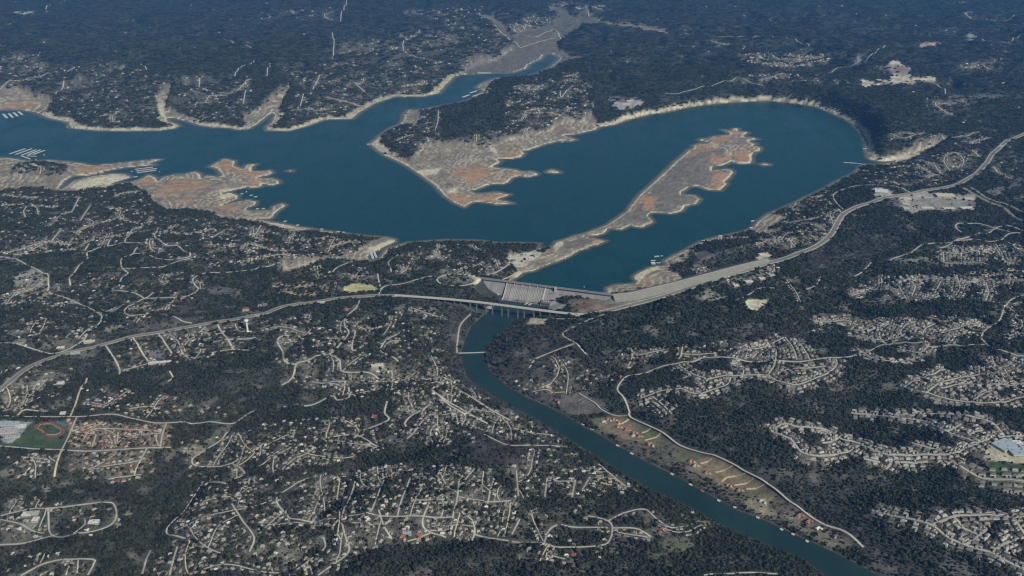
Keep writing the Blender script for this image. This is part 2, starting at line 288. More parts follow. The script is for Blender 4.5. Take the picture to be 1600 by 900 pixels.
PX, PY = project(GX, GY, Z)
# ------------------------------------------------------------------ ground cover colours and tree cover
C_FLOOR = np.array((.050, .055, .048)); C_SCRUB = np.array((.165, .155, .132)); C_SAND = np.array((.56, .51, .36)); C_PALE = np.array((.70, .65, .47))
C_ORANGE = np.array((.42, .265, .165)); C_MUD = np.array((.245, .212, .175)); C_GRASS = np.array((.075, .105, .062)); C_YEL = np.array((.50, .47, .25))
C_LAWN = np.array((.125, .14, .085)); C_BROWN = np.array((.235, .175, .125)); C_CONC = np.array((.46, .45, .40)); C_GREYWOOD = np.array((.105, .10, .105))
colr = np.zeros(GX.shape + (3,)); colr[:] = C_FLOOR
cover = np.ones_like(GX)
n1 = fbm(GX / 420, GY / 420, 71, 4); n2 = fbm(GX / 60, GY / 60, 72, 3); n3 = fbm(GX / 140, GY / 140, 73, 3)
def blend(w, c):
    global colr
    colr = colr * (1 - w[..., None]) + np.asarray(c) * w[..., None]
def paint(poly, c, feather=2.0, cov=0.0, rag=1.5, k=1.0):
    global cover
    if PYmax < min(p[1] for p in poly): return
    w = pmask(PX + RAG * rag, PY + RAG2 * rag * .6, poly, feather) * k
    blend(w * (.85 + .3 * np.clip(n2, -.5, .5)), c); cover = cover * (1 - w) + cov * w
RAG = perlin(GX / 45, GY / 45, 74) * 1.6; RAG2 = perlin(GX / 38, GY / 38, 75) * 1.6; PYmax = 1100
farw = smooth(6000, 10000, GY)
blend(smooth(.05, .45, n3 + .4 * n2) * .66 * (1 - .75 * farw), C_SCRUB)
blend(farw * .8, (.042, .046, .040))
cover *= (.98 - .5 * smooth(.0, .55, n2) * (1 - farw)) * np.ones_like(GX)
cover *= .97 - .6 * smooth(.08, .5, n3 + .35 * n1 + .3 * n2) * (1 - .6 * farw)
# winter-bare woodland (grey) against evergreen
grey = smooth(.1, .4, n1) * .35
for p in ([(1240,405),(1290,380),(1330,372),(1335,395),(1300,425),(1255,430)], [(780,500),(900,520),(900,600),(860,640),(770,590),(765,540)], [(955,690),(1000,680),(1080,700),(1040,735),(960,700)],
          [(1210,760),(1245,790),(1230,810),(1200,805)], [(1320,840),(1400,860),(1440,899),(1380,899)], [(1380,350),(1440,350),(1400,390),(1330,420),(1330,370)], [(860,660),(960,700),(1200,812),(1180,818),(950,712)],
          [(690,480),(730,490),(720,560),(760,610),(900,690),(880,690),(700,590)], [(200,500),(330,500),(330,530),(200,530)], [(730,660),(860,690),(830,740),(740,720)]):
    grey = np.maximum(grey, pmask(PX + RAG * 5, PY + RAG2 * 4, p, 8) * .68)
blend(grey * .5, C_GREYWOOD)
# shoreline bathtub ring
NORING = [[(628,366),(860,366),(860,395),(640,395)], [(1060,400),(1180,352),(1200,332),(1345,256),(1400,260),(1340,300),(1100,395)], [(585,195),(640,195),(700,160),(760,140),(760,165),(640,200),(600,222)], [(540,355),(606,366),(600,372),(520,368)], [(790,120),(880,98),(890,120),(800,128)]]
nr = np.ones_like(GX)
for p in NORING: nr *= 1 - pmask(PX0, PY0, p, 3)
ringw = (20 + 80 * smooth(5200, 8200, GY)) * (1 + .6 * fbm(GX / 160, GY / 160, 81, 3)) * (1 - .68 * cliff)
land = ~LAKE_M
# drawn-down flats: layered mud, sand and ochre soil
dlw = np.maximum(dl, 0) + 22 * fbm(GX / 150, GY / 110, 85, 3); strat = .8 * fbm(GX / 240, GY / 80, 82, 5) + .2 * np.sin(dlw / (13.0 + 6 * n1)); ply = np.sin(dlw / 7.5 + 2 * n3)
bc = np.zeros_like(colr); bc[:] = C_MUD
def bl(w, c):
    global bc
    bc = bc * (1 - w[..., None]) + np.asarray(c) * w[..., None]
bl(smooth(-.05, .4, strat) * .7, (.40, .335, .25)); bl(smooth(.2, .9, ply) * .8 * smooth(-.35, .1, n1 + .5 * n3), C_SAND); gul = np.abs(fbm(GX / 170, GY / 120, 88, 3)); bl((1 - smooth(.0, .07, gul)) * .55, (.10, .098, .10))
ORA = [[(327,262),(345,250),(352,247),(368,251),(366,259),(381,264),(388,257),(402,256),(394,266),(428,266),(426,274),(395,277),(350,264)], [(218,282),(232,273),(241,278),(236,286),(222,288)], [(245,292),(330,285),(330,292),(245,304)], [(392,280),(408,281),(408,290),(394,292)], [(280,312),(302,312),(300,318),(282,318)], [(265,284),(302,277),(305,283),(268,290)], [(335,322),(372,322),(370,328),(335,328)],
       [(690,305),(726,326),(745,312),(730,308),(705,298)], [(712,262),(755,262),(765,272),(740,286),(712,278)], [(742,306),(800,302),(798,308),(745,316)], [(776,283),(794,283),(792,289),(776,288)], [(800,266),(812,267),(812,276),(800,276)], [(791,238),(810,238),(808,246),(792,246)], [(854,264),(877,268),(876,272),(856,271)],
       [(1110,214),(1140,212),(1142,222),(1112,224)], [(1084,227),(1110,227),(1112,234),(1086,235)], [(1073,236),(1092,236),(1090,243),(1073,243)], [(1112,242),(1136,242),(1134,256),(1108,256)], [(1148,236),(1178,238),(1172,254),(1150,252)], [(1112,268),(1138,270),(1136,282),(1112,280)], [(1112,285),(1134,284),(1128,296),(1110,295)], [(1140,203),(1155,200),(1152,212),(1142,210)],
       [(986,312),(1000,305),(992,325),(982,330)], [(1004,308),(1024,308),(1022,328),(1006,326)], [(926,374),(946,374),(940,381),(925,380)], [(165,252),(170,262),(150,266),(118,270),(120,262)], [(800,60),(880,62),(870,82),(860,80)], [(1000,432),(1014,436),(1010,443),(998,440)], [(20,160),(55,158),(50,168),(0,170)]]
ora = np.zeros_like(GX)
RG3 = perlin(GX / 110, GY / 110, 86) * 7; RG4 = perlin(GX / 130, GY / 130, 87) * 3.5
for p in ORA: ora = np.maximum(ora, pmask(PX + RAG * 2 + RG3, PY + RAG2 * 1.2 + RG4, p, 3.5))
bl(np.clip(ora * (1.0 + .8 * n2 + .3 * strat), 0, .95), C_ORANGE)
for p in ([(985,434),(1000,424),(1024,416),(1030,420),(1008,428),(1000,440)], [(798,438),(806,430),(816,424),(818,428),(808,437)], [(108,292),(125,282),(175,272),(204,276),(180,284),(120,297)], [(338,307),(360,301),(372,305),(350,311)], [(340,298),(390,290),(388,294),(345,301)], [(700,296),(716,292),(712,302),(700,302)], [(760,228),(768,226),(780,240),(776,242)], [(640,268),(690,262),(682,272),(650,276)], [(864,382),(878,376),(880,384),(868,392)], [(400,342),(440,350),(480,357),(440,356)], [(570,396),(575,388),(612,374),(616,378),(585,392)], [(245,160),(255,158),(258,185),(250,182)], [(1356,248),(1420,243),(1460,232),(1458,236),(1410,250),(1370,254)]):
    bl(pmask(PX + RAG * 1.5, PY + RAG2, p, 2) * .8, C_PALE)
bl(pmask(PX, PY, BARE['top_inlet'], 6) * .85, (.125, .126, .112))
isl_grey = pmask(PX + RAG * 2, PY + RAG2 * 2, [(955,352),(985,335),(1030,285),(1062,250),(1100,236),(1130,230),(1140,250),(1110,285),(1060,325),(1000,350)], 4)
bl(isl_grey * np.clip(1 - ora, 0, 1) * .75, (.165, .155, .145))
bl(pmask(PX, PY, [(876,388),(905,372),(930,372),(925,380),(900,388)], 2) * .9, (.165, .155, .145))
wring = (1 - smooth(.45, 1.0, np.maximum(dl, 0) / np.maximum(ringw * .30, 6))) * land
wring2 = (1 - smooth(.7, 1.1, np.maximum(dl, 0) / np.maximum(ringw, 6))) * land * nr
bl(wring * .8, C_PALE)
colr = colr * (1 - bare[..., None]) + bc * bare[..., None]; cover *= 1 - np.clip(bare * 1.15, 0, 1)
rc = C_SAND * (1 + .25 * np.clip(n2, -1, 1))[..., None] * (1 - .35 * smooth(.2, .8, np.sin(dl / 5.0 + 2 * n3)))[..., None]
rw = wring2 * (1 - bare); colr = colr * (1 - rw[..., None]) + rc * rw[..., None]; cover *= 1 - rw
# fields, lawns, lots
PAINT = [([(925,655),(985,655),(1062,697),(1145,727),(1200,758),(1250,795),(1300,830),(1335,845),(1325,862),(1240,826),(1150,788),(1050,733),(960,688)], (.15, .132, .108), 3, .34), ([(106,656),(268,663),(266,699),(108,700)], (.20, .16, .12), 3, .55), ([(110,703),(250,704),(225,728),(110,735)], (.17, .15, .12), 5, .5), ([(537,447),(560,442),(585,446),(589,452),(575,456),(545,458),(538,455)], C_YEL, .8, 0), ([(1163,468),(1205,468),(1196,481),(1186,487),(1166,484)], C_PALE, .8, 0), ([(822,506),(830,497),(859,498),(851,508)], C_PALE, .8, 0),
 ([(868,626),(905,612),(945,628),(950,642),(936,646),(890,650)], (.15, .14, .13), 1.5, .03), ([(0,656),(55,656),(58,662),(110,655),(98,701),(0,697)], C_GRASS, 1, .02), ([(0,657),(50,660),(38,672),(20,692),(0,690)], (.34, .37, .40), 1, .05),
 ([(1512,697),(1534,690),(1542,715),(1545,722),(1520,716)], (.13, .12, .11), 1, .05), ([(1536,716),(1545,694),(1562,690),(1640,690),(1640,728),(1552,720)], (.52, .50, .36), .8, .02), ([(1540,728),(1546,721),(1640,731),(1640,748),(1556,740)], (.045, .088, .036), .8, 0),
 ([(960,648),(985,652),(1035,676),(1060,697),(1020,700),(1000,692),(935,672),(920,655)], C_LAWN, 2, .02), ([(940,652),(980,655),(1010,690),(985,690),(935,668)], C_BROWN, 3, .02), ([(1028,715),(1070,705),(1095,710),(1117,716),(1080,724),(1060,724),(1040,722)], C_LAWN, 2, .01), ([(1080,722),(1110,714),(1142,726),(1195,757),(1212,768),(1180,778),(1140,764),(1090,740),(1072,733)], (.235, .19, .13), 2, .01), ([(1150,764),(1212,766),(1195,772),(1165,782)], C_LAWN, 2, .01), ([(1165,782),(1200,772),(1216,770),(1200,790),(1214,805),(1190,806),(1168,795)], (.28, .25, .17), 3, .06), ([(1220,805),(1260,800),(1300,835),(1330,850),(1300,858),(1240,825)], (.20, .18, .145), 4, .2),
 ([(885,468),(935,466),(985,468),(1000,474),(945,488),(905,488),(880,484),(890,478)], C_BROWN, 2, .05), ([(858,472),(868,470),(888,477),(880,484),(856,487)], (.44, .43, .38), 1.5, .03), ([(760,480),(768,477),(782,478),(781,487),(770,490),(760,488)], (.40, .40, .35), 1.5, 0),
 ([(940,462),(980,459),(1060,442),(1120,426),(1130,432),(1060,458),(985,478),(930,474)], (.24, .235, .2), 2, 0), ([(1404,310),(1430,300),(1525,304),(1524,328),(1436,330),(1428,336),(1410,330)], (.34, .33, .295), 1.5, .02), ([(1385,306),(1404,305),(1410,328),(1396,322)], (.17, .15, .15), 2, .1),
 ([(1358,296),(1372,291),(1392,298),(1396,305),(1368,308)], (.50, .49, .43), 1.5, .05), ([(1270,544),(1285,542),(1302,550),(1290,556),(1272,550)], (.13, .14, .10), 2, .05), ([(1380,598),(1396,596),(1404,608),(1392,612),(1378,604)], (.13, .14, .10), 2, .1), ([(1545,478),(1560,477),(1562,492),(1548,492)], (.14, .16, .09), 1.5, .05), ([(1345,470),(1385,462),(1402,466),(1398,476),(1350,474)], (.14, .125, .12), 3, .2),
 ([(1480,390),(1300,390),(1300,420),(1460,410)], (.085, .085, .085), 8, .7), ([(1385,403),(1460,400),(1462,410),(1390,412)], (.15, .155, .13), 3, .25), ([(1084,394),(1102,391),(1117,397),(1115,403),(1098,408),(1086,402)], (.145, .142, .145), 1.2, 0), ([(1066,396),(1084,391),(1088,398),(1072,402)], C_SAND, 2, .1), ([(1056,406),(1072,405),(1064,411)], C_PALE, 1, 0),
 ([(320,450),(345,447),(378,452),(372,462),(345,463),(330,460)], (.12, .118, .12), 2, .15), ([(20,432),(50,420),(70,430),(62,448),(26,446)], (.30, .30, .27), 3, .2), ([(0,400),(30,402),(30,412),(0,410)], (.20, .20, .19), 2, .2), ([(728,430),(738,429),(754,436),(748,442),(738,445),(742,438)], C_PALE, .8, 0), ([(690,430),(705,428),(738,432),(742,438),(730,444),(700,444),(688,438)], (.2, .195, .165), 1.5, .25),
 ([(757,439),(793,441),(790,460),(779,461)], (.25, .24, .22), 1, 0), ([(640,464),(700,470),(740,478),(760,492),(750,496),(720,482),(650,474)], (.10, .10, .095), 3, .4), ([(792,402),(838,391),(846,394),(842,402),(808,415),(793,413)], (.55, .53, .46), 2, .12), ([(1180,401),(1200,393),(1206,400),(1186,406)], C_PALE, 1.5, .05), ([(1120,428),(1200,406),(1212,412),(1205,430),(1160,446),(1130,444)], (.24, .235, .20), 5, .35), ([(1065,462),(1100,450),(1140,460),(1150,468),(1100,470)], (.24, .235, .20), 3, .3),
 ([(956,166),(960,158),(995,154),(1006,160),(1000,166),(965,172)], (.45, .44, .40), 1.0, 0), ([(946,158),(950,148),(980,152),(982,158)], (.17, .17, .17), 3, .3), ([(1344,126),(1352,124),(1372,130),(1395,122),(1398,110),(1385,104),(1392,94),(1402,94),(1412,102),(1424,106),(1420,116),(1428,122),(1445,120),(1470,124),(1440,126),(1410,130),(1362,134),(1350,138)], (.62, .58, .46), 1.2, .02), ([(1370,104),(1390,100),(1420,104),(1424,112),(1400,116),(1380,110)], (.26, .20, .20), 3, .1), ([(1436,70),(1448,66),(1470,66),(1460,72),(1440,73)], (.45, .34, .28), 1, .05), ([(1506,58),(1516,52),(1526,55),(1530,62),(1512,63)], (.28, .29, .29), 1.5, .1), ([(1335,94),(1345,87),(1358,88),(1352,98),(1338,100)], (.22, .22, .23), 1.5, .1), ([(1470,155),(1500,147),(1550,148),(1575,152),(1530,156),(1510,168),(1485,166)], (.13, .125, .125), 4, .3), ([(19,18),(52,17),(54,22),(24,23)], (.5, .5, .48), 1, .05), ([(1375,312),(1400,318),(1410,330),(1395,325)], (.16, .145, .145), 3, .2),
 ([(620,58),(640,52),(700,53),(712,56),(660,57)], (.22, .215, .2), 1.5, .3), ([(630,16),(655,14),(660,24),(632,24)], (.2, .2, .19), 3, .3), ([(1395,470),(1430,462),(1470,466),(1440,474)], (.10, .10, .10), 4, .5), ([(520,428),(545,424),(552,432),(530,436)], (.09, .13, .07), 2, .3), ([(665,402),(676,395),(690,394),(688,400),(672,406)], (.38, .37, .30), 1.5, .1), ([(1542,296),(1562,291),(1572,298),(1558,306),(1545,304)], (.17, .17, .155), 2, .05), ([(1575,292),(1590,280),(1600,278),(1600,284),(1580,300)], (.15, .15, .15), 3, .2)]
for p, c, f, cv in PAINT: paint(p, c, f, cv)
for (x, y, r, c) in ((22,598,16,(.2,.19,.17)),(60,600,14,(.24,.23,.2)),(45,820,16,(.26,.27,.27)),(20,788,14,(.2,.21,.19)),(130,812,18,(.17,.165,.16)),(200,803,9,(.4,.38,.22)),(525,530,9,(.42,.4,.3)),(590,572,14,(.45,.42,.36)),(305,703,18,(.36,.33,.22)),(330,690,12,(.2,.2,.16)),(40,455,16,(.28,.27,.2)),(170,515,12,(.34,.33,.26)),(70,460,12,(.4,.39,.32)),(1240,808,7,(.3,.28,.22)),(790,645,14,(.16,.155,.14)),(1105,818,10,(.30,.28,.16)),(898,708,5,(.42,.4,.26)),(875,698,7,(.42,.4,.26)),(240,552,16,(.24,.25,.26)),(105,552,10,(.3,.3,.28)),(655,815,10,(.14,.135,.13)),(75,765,10,(.3,.31,.3)),(10,740,12,(.2,.2,.16)),(1000,835,20,(.12,.12,.1)),(1060,850,26,(.13,.135,.09)),(30,533,12,(.3,.29,.2)),(615,688,14,(.13,.13,.14)),(700,670,18,(.13,.14,.11)),(745,700,18,(.12,.12,.12))):
    poly = [(x + r * math.cos(a), y + r * .45 * math.sin(a)) for a in np.linspace(0, 6.28, 13)[:-1]]; paint(poly, c, 2.5, .25, 3)
colr *= (1 + .22 * np.clip(n2, -1, 1) + .12 * np.clip(perlin(GX / 18, GY / 18, 79), -1, 1))[..., None]
cover = np.clip(cover, 0, 1) * ~damzone
TERRAIN_COLOUR_READY = True
yard = np.zeros_like(GX)
# ------------------------------------------------------------------ occupancy map (roads, houses) in metres
OX0, OY0, OS = -9500.0, 2200.0, 5.0
OCC = np.zeros((4000, 3800), np.uint8)      # [y, x]
def mark(X, Y, r, v=1):
    k = int(math.ceil(r / OS)); iy = ((np.asarray(Y) - OY0) / OS).astype(int); ix = ((np.asarray(X) - OX0) / OS).astype(int)
    for dy in range(-k, k + 1):
        for dx in range(-k, k + 1):
            if (dx * dx + dy * dy) * OS * OS > r * r + 1: continue
            yy = iy + dy; xx = ix + dx; ok = (yy >= 0) & (yy < OCC.shape[0]) & (xx >= 0) & (xx < OCC.shape[1])
            OCC[yy[ok], xx[ok]] = np.maximum(OCC[yy[ok], xx[ok]], v)
def occ(X, Y):
    iy = np.clip(((np.asarray(Y) - OY0) / OS).astype(int), 0, OCC.shape[0] - 1); ix = np.clip(((np.asarray(X) - OX0) / OS).astype(int), 0, OCC.shape[1] - 1)
    return OCC[iy, ix]
# ------------------------------------------------------------------ roads
M_ASPH = mat('asphalt', (.17, .17, .165), .9, .15, .02)
M_VERGE = mat('road_verge', (.42, .40, .33), .95, .2, .03)
M_STREET = mat('street_concrete', (.46, .445, .385), .9, .18, .03)
M_TRACK = mat('caliche', (.60, .53, .34), .95, .2, .04)
M_LINE = mat('road_paint', (.75, .72, .6), .7)
M_SIDE = mat('sidewalk_concrete', (.48, .46, .40), .9, .15, .05)
def curve_pts(pix, step=14.0):
    X, Y, _ = G([p[0] for p in pix], [p[1] for p in pix]); P = np.stack([X, Y], 1)
    if len(P) > 2:                       # Catmull-Rom through the points read off
        Q = np.vstack([2 * P[0] - P[1], P, 2 * P[-1] - P[-2]]); out = []
        for i in range(1, len(Q) - 2):
            n = max(2, int(np.linalg.norm(Q[i + 1] - Q[i]) / step)); t = np.linspace(0, 1, n, endpoint=False)[:, None]
            out.append(.5 * ((2 * Q[i]) + (-Q[i - 1] + Q[i + 1]) * t + (2 * Q[i - 1] - 5 * Q[i] + 4 * Q[i + 1] - Q[i + 2]) * t ** 2 + (-Q[i - 1] + 3 * Q[i] - 3 * Q[i + 1] + Q[i + 2]) * t ** 3))
        P = np.vstack(out + [P[-1:]])
    else:
        n = max(2, int(np.linalg.norm(P[1] - P[0]) / step)); P = P[0] + (P[1] - P[0]) * np.linspace(0, 1, n + 1)[:, None]
    d = np.linalg.norm(np.diff(P, axis=0), axis=1); keep = np.concatenate([[True], d > 1.0]); return P[keep]
def normals(P):
    T = np.gradient(P, axis=0); T /= np.linalg.norm(T, axis=1)[:, None] + 1e-9; return np.stack([-T[:, 1], T[:, 0]], 1)
ZLIFT = lambda Y: .5 + .00022 * np.maximum(Y - 2500, 0)
def ribbon(name, P, w, m, lift=0.0, off=0.0, zz=None, parent=None, level=True):
    N = normals(P); cols = np.array([-w / 2, -w / 6, w / 6, w / 2]) + off; k = 4
    V = P[:, None, :] + N[:, None, :] * cols[None, :, None]; V = V.reshape(-1, 2)
    if zz is None:
        z = zat(V[:, 0], V[:, 1]).reshape(-1, k)
        if level: z = np.repeat(np.maximum(z.max(1) * .5 + z.mean(1) * .5, z.mean(1))[:, None], k, 1)
        z = z.ravel() + ZLIFT(V[:, 1]) + lift
    else: z = np.repeat(zz, k) + lift
    V3 = np.column_stack([V, z]); n = len(P)
    sk = 2.0; edge_l = V3[0::k].copy(); edge_r = V3[k - 1::k].copy(); edge_l[:, 2] -= sk; edge_r[:, 2] -= sk
    F = [(i * k + j, i * k + j + 1, (i + 1) * k + j + 1, (i + 1) * k + j) for i in range(n - 1) for j in range(k - 1)]
    b = n * k
    F += [(b + i, i * k, (i + 1) * k, b + i + 1) for i in range(n - 1)] + [(i * k + k - 1, b + n + i, b + n + i + 1, (i + 1) * k + k - 1) for i in range(n - 1)]
    me = bpy.data.meshes.new(name); me.from_pydata(np.vstack([V3, edge_l, edge_r]).tolist(), [], F)
    me.update(); me.materials.append(m); return link(name, me, None, parent)
STREETS = {}
def road(pix, w, m, name='street', mk=True, walk=False, clr=8.0):
    P = curve_pts(pix)
    if len(P) < 2: return None
    far_k = 1.0 + .25 * max(0.0, (P[:, 1].mean() - 5000) / 5000)
    o = ribbon(name, P, w * min(far_k, 1.9), m); tag(o, kind='structure')
    if walk:
        for s in (-1, 1): ribbon('sidewalk', P, 1.0, M_SIDE, .12, s * (w / 2 + 1.3), parent=o)
    if mk: mark(P[:, 0], P[:, 1], w / 2 + 4, 2); mark(P[:, 0], P[:, 1], w / 2 + clr + float(np.clip((P[:, 1].mean() - 5000) / 280, 0, 34)), 1)
    return P
HW_L = [(-60,672),(-20,630),(15,596),(40,577),(70,562),(110,551),(150,541),(180,533),(210,526),(250,519),(300,510),(340,503),(380,496),(410,488),(440,480),(480,472),(520,467),(560,463.5),(592,461.5),(622,461.8)]
HW_R = [(899,491.3),(908,491.6),(925,490.5),(945,487),(970,480.5),(1000,473),(1040,462),(1080,449),(1120,435),(1160,424),(1200,411),(1240,398),(1265,389),(1285,378),(1300,364),(1310,346),(1320,333),(1340,322),(1370,313),(1400,306),(1440,299),(1480,291.5),(1505,283),(1525,272),(1540,256),(1550,241),(1565,227),(1590,213),(1660,186)]
def grade(P, half, fall):
    """cut and fill the ground to a smooth road profile"""
    global Z
    zp = zat(P[:, 0], P[:, 1])
    for _ in range(30): zp[1:-1] = .25 * zp[:-2] + .5 * zp[1:-1] + .25 * zp[2:]
    b = (GX > P[:, 0].min() - 100) & (GX < P[:, 0].max() + 100) & (GY > P[:, 1].min() - 100) & (GY < P[:, 1].max() + 100) & ~LAKE_M
    gx, gy = GX[b], GY[b]; best = np.full(gx.shape, 1e9); bz_ = np.zeros(gx.shape)
    for i in range(len(P)):
        d = (gx - P[i, 0]) ** 2 + (gy - P[i, 1]) ** 2; m = d < best; best[m] = d[m]; bz_[m] = zp[i]
    w_ = 1 - smooth(half, half + fall, np.sqrt(best)); Z[b] = Z[b] * (1 - w_) + bz_ * w_
def highway(pix, name='highway', w=24, vw=34):
    P = curve_pts(pix, 18); grade(P, vw / 2 + 14, 45.0); o = ribbon('highway_verge', P, vw, M_VERGE); tag(o, kind='structure')
    h = ribbon(name, P, w, M_ASPH, .35); tag(h, kind='structure')
    for off in (-w / 2 + 1.2, w / 2 - 1.2): ribbon('edge_line', P, .5, M_LINE, .45, off, parent=h)
    for off in (-.8, .8): ribbon('centre_line', P, .4, mat('yellow_road_paint', (.6, .45, .1), .7), .45, off, parent=h)
    mark(P[:, 0], P[:, 1], vw / 2 + 4, 2); mark(P[:, 0], P[:, 1], vw / 2 + 12, 1); return P
highway(HW_L); highway(HW_R, w=27, vw=46)
highway([(1504,293),(1525,305),(1544,315),(1570,327),(1600,345),(1680,386)], w=20, vw=26)
highway([(1512,291),(1540,307),(1577,322),(1600,333),(1680,372)], w=14, vw=20)
ROADS_S = [  # (pixels, width)
 [(110,446),(110,432),(122,417),(137,404),(136,396),(147,390),(172,384),(197,379),(220,380)], [(186,448),(190,435),(200,427),(191,419),(190,405),(207,397),(212,389),(217,386)], [(207,396),(225,397),(245,404),(267,406),(297,400),(287,392),(277,384),(255,380),(242,370),(245,362),(255,357)], [(192,420),(230,418),(270,411),(297,404)],
 [(440,414),(400,420),(325,426),(302,435),(305,446),(310,452),(295,462),(260,465),(225,467),(212,474),(195,485),(200,492),(217,492),(247,490),(275,496),(300,505)], [(175,455),(215,460),(227,466),(240,457)], [(0,401),(25,405),(62,424),(75,429),(76,447),(77,457),(112,469),(150,487),(159,497),(150,511),(135,525),(122,537)], [(-20,535),(27,537),(70,551),(92,551),(120,538)],
 [(165,540),(185,572),(187,585)], [(247,521),(270,554)], [(340,507),(365,546)], [(400,542),(365,546),(325,552)], [(330,535),(365,530),(400,527)], [(-30,651),(0,651),(112,651),(172,647),(212,655),(250,661),(300,662),(360,662),(397,642)], [(120,652),(110,675),(97,702)], [(-30,696),(0,697),(97,703),(225,700),(267,699)], [(260,662),(255,675),(250,699)], [(230,700),(217,725)], [(150,680),(150,670),(225,672),(252,675)], [(185,675),(183,690)], [(150,680),(144,698)],
 [(-20,810),(0,806),(50,795),(75,794),(155,785),(177,787),(181,810),(160,826),(115,835),(80,835),(75,794)], [(115,834),(132,820),(132,810)], [(-20,852),(25,850),(82,837)], [(32,899),(70,880),(107,874),(145,874),(147,880),(137,899)],
 [(355,675),(342,690),(310,710),(300,722),(315,729),(362,724),(372,717)], [(362,724),(382,739),(360,750)], [(350,755),(317,757),(310,765),(287,800),(260,831),(290,842)], [(277,854),(265,899)], [(235,860),(222,897)], [(362,787),(380,815),(397,840),(390,862)], [(482,747),(445,767),(432,782),(447,802),(460,811),(525,810)], [(555,752),(535,807),(542,845),(546,857),(535,872),(497,899)], [(506,840),(507,857),(482,877),(452,899)], [(600,750),(585,787),(578,800)], [(592,797),(600,822),(612,842)], [(641,747),(621,806)], [(545,806),(620,807),(710,807)], [(671,785),(661,822),(697,840)], [(717,752),(715,775),(707,810)], [(730,791),(722,800),(737,812),(742,830),(737,845)], [(742,835),(795,845)], [(772,747),(762,787)], [(747,785),(800,782)], [(400,731),(427,714)], [(505,687),(555,680),(582,694),(600,701)],
 [(562,467),(557,480),(540,497),(539,510),(545,520),(532,537),(512,554),(487,560),(465,567),(460,582),(452,595),(440,602)], [(462,569),(445,564),(442,550),(434,536),(437,527),(452,524)], [(515,554),(530,562),(532,575),(537,581),(575,582),(592,592)], [(555,517),(551,547),(575,536)], [(632,515),(595,545),(622,565)], [(440,636),(475,634),(517,619),(527,625),(545,621),(545,605)], [(605,627),(601,645),(607,656),(575,670)], [(672,632),(635,657),(635,667)], [(682,615),(722,640),(762,662)], [(717,610),(757,634),(797,657)], [(675,610),(722,645),(740,637)],
 [(757,679),(775,688),(800,696),(867,697),(887,699)], [(935,725),(980,762)], [(855,747),(851,777)], [(899,750),(894,777)], [(922,745),(910,765)], [(807,735),(810,775)], [(919,806),(950,814),(957,826),(952,845),(940,852),(907,855),(870,855),(850,849),(800,846)], [(850,849),(857,830),(870,820)], [(877,820),(910,824),(950,825)], [(950,814),(980,800),(1007,796),(1025,810),(1047,824),(1075,822)], [(957,825),(995,826),(1017,839)], [(812,811),(800,835)], [(1100,899),(1160,895),(1215,897)],
 [(945,491),(920,500),(880,521),(900,536),(917,555)], [(897,537),(862,550),(837,561),(827,575)], [(925,499),(892,498),(857,497)], [(984,645),(985,652),(1012,665),(1035,676),(1062,696),(1095,707),(1117,712),(1145,725),(1165,737),(1200,757),(1232,782),(1250,794),(1287,819),(1312,827),(1330,837),(1349,855)], [(984,648),(960,649),(940,640),(930,630),(905,615)],
 [(1538,538),(1512,540),(1482,539),(1437,535),(1412,535),(1380,539),(1340,554),(1305,559),(1250,565),(1200,564),(1150,560),(1107,559),(1097,559),(1062,567),(1025,576),(990,586),(970,597),(965,610),(975,622),(984,645)],
 [(1670,450),(1600,461),(1582,467),(1570,480),(1562,500),(1545,512),(1534,525),(1540,536),(1560,546),(1585,554),(1600,556),(1680,562)],
 [(1317,327),(1307,317),(1302,307),(1310,299),(1335,291),(1362,289),(1390,290),(1412,295),(1422,300)], [(1384,411),(1408,400),(1435,386),(1465,380),(1495,376),(1525,374),(1555,377),(1570,370),(1582,364),(1594,364)], [(1465,388),(1487,380),(1510,371),(1532,364),(1555,357),(1577,353),(1600,361),(1650,372)], [(1577,362),(1555,357),(1540,352),(1525,349),(1505,349),(1493,353),(1502,363)],
 [(592,460),(596,452),(606,446),(650,437),(681,431.5)], [(596,452),(592,440),(590,428)], [(756,438),(768,447),(779,461)], [(845,388),(812,404),(780,423),(760,430)], [(735,491),(720,507),(715,532),(714,552)], [(520,425),(540,412),(562,405)],
 [(519,51),(522,65),(519,92)], [(626,54),(635,62),(630,76),(650,89),(675,92)], [(489,140),(500,117)], [(469,166),(474,147)], [(554,129),(570,144)], [(417,119),(422,99)], [(532,34),(542,0)], [(87,147),(100,127)], [(367,119),(397,95)], [(312,122),(311,135),(322,140),(347,145),(400,136)], [(350,62),(400,76)], [(387,140),(380,162)], [(59,16),(102,0)], [(1207,57),(1245,64),(1265,72)], [(1450,127),(1470,137),(1477,147)], [(1505,65),(1570,66),(1590,59),(1620,57)], [(1040,146),(1087,139),(1122,130),(1150,122)], [(1070,52),(1125,57),(1185,57)], [(1295,115),(1307,107),(1340,97),(1360,87),(1380,75),(1394,72)], [(875,142),(878,152),(895,134)], [(1160,123),(1180,131),(1192,134)], [(220,100),(230,110)], [(104,114),(117,105)], [(0,140),(45,122),(75,114)], [(1390,209),(1420,214),(1445,208),(1455,215)], [(1470,212),(1500,213),(1530,206)], [(1150,470),(1183,452),(1210,450)], [(1335,432),(1352,420),(1362,410)], [(1260,452),(1275,445),(1285,432)], [(680,204),(684,190),(685,172)],
 [(112,332),(120,316),(124,308)], [(125,345),(135,330),(142,320)], [(80,378),(95,360)], [(40,340),(37,330),(42,322)], [(60,336),(57,325),(48,318)], [(132,392),(150,372)], [(168,384),(178,368)], [(195,378),(207,358)], [(330,372),(340,366),(352,360)], [(390,372),(400,365),(408,352)], [(612,426),(607,410),(622,398)], [(440,418),(470,414),(500,406)],
]
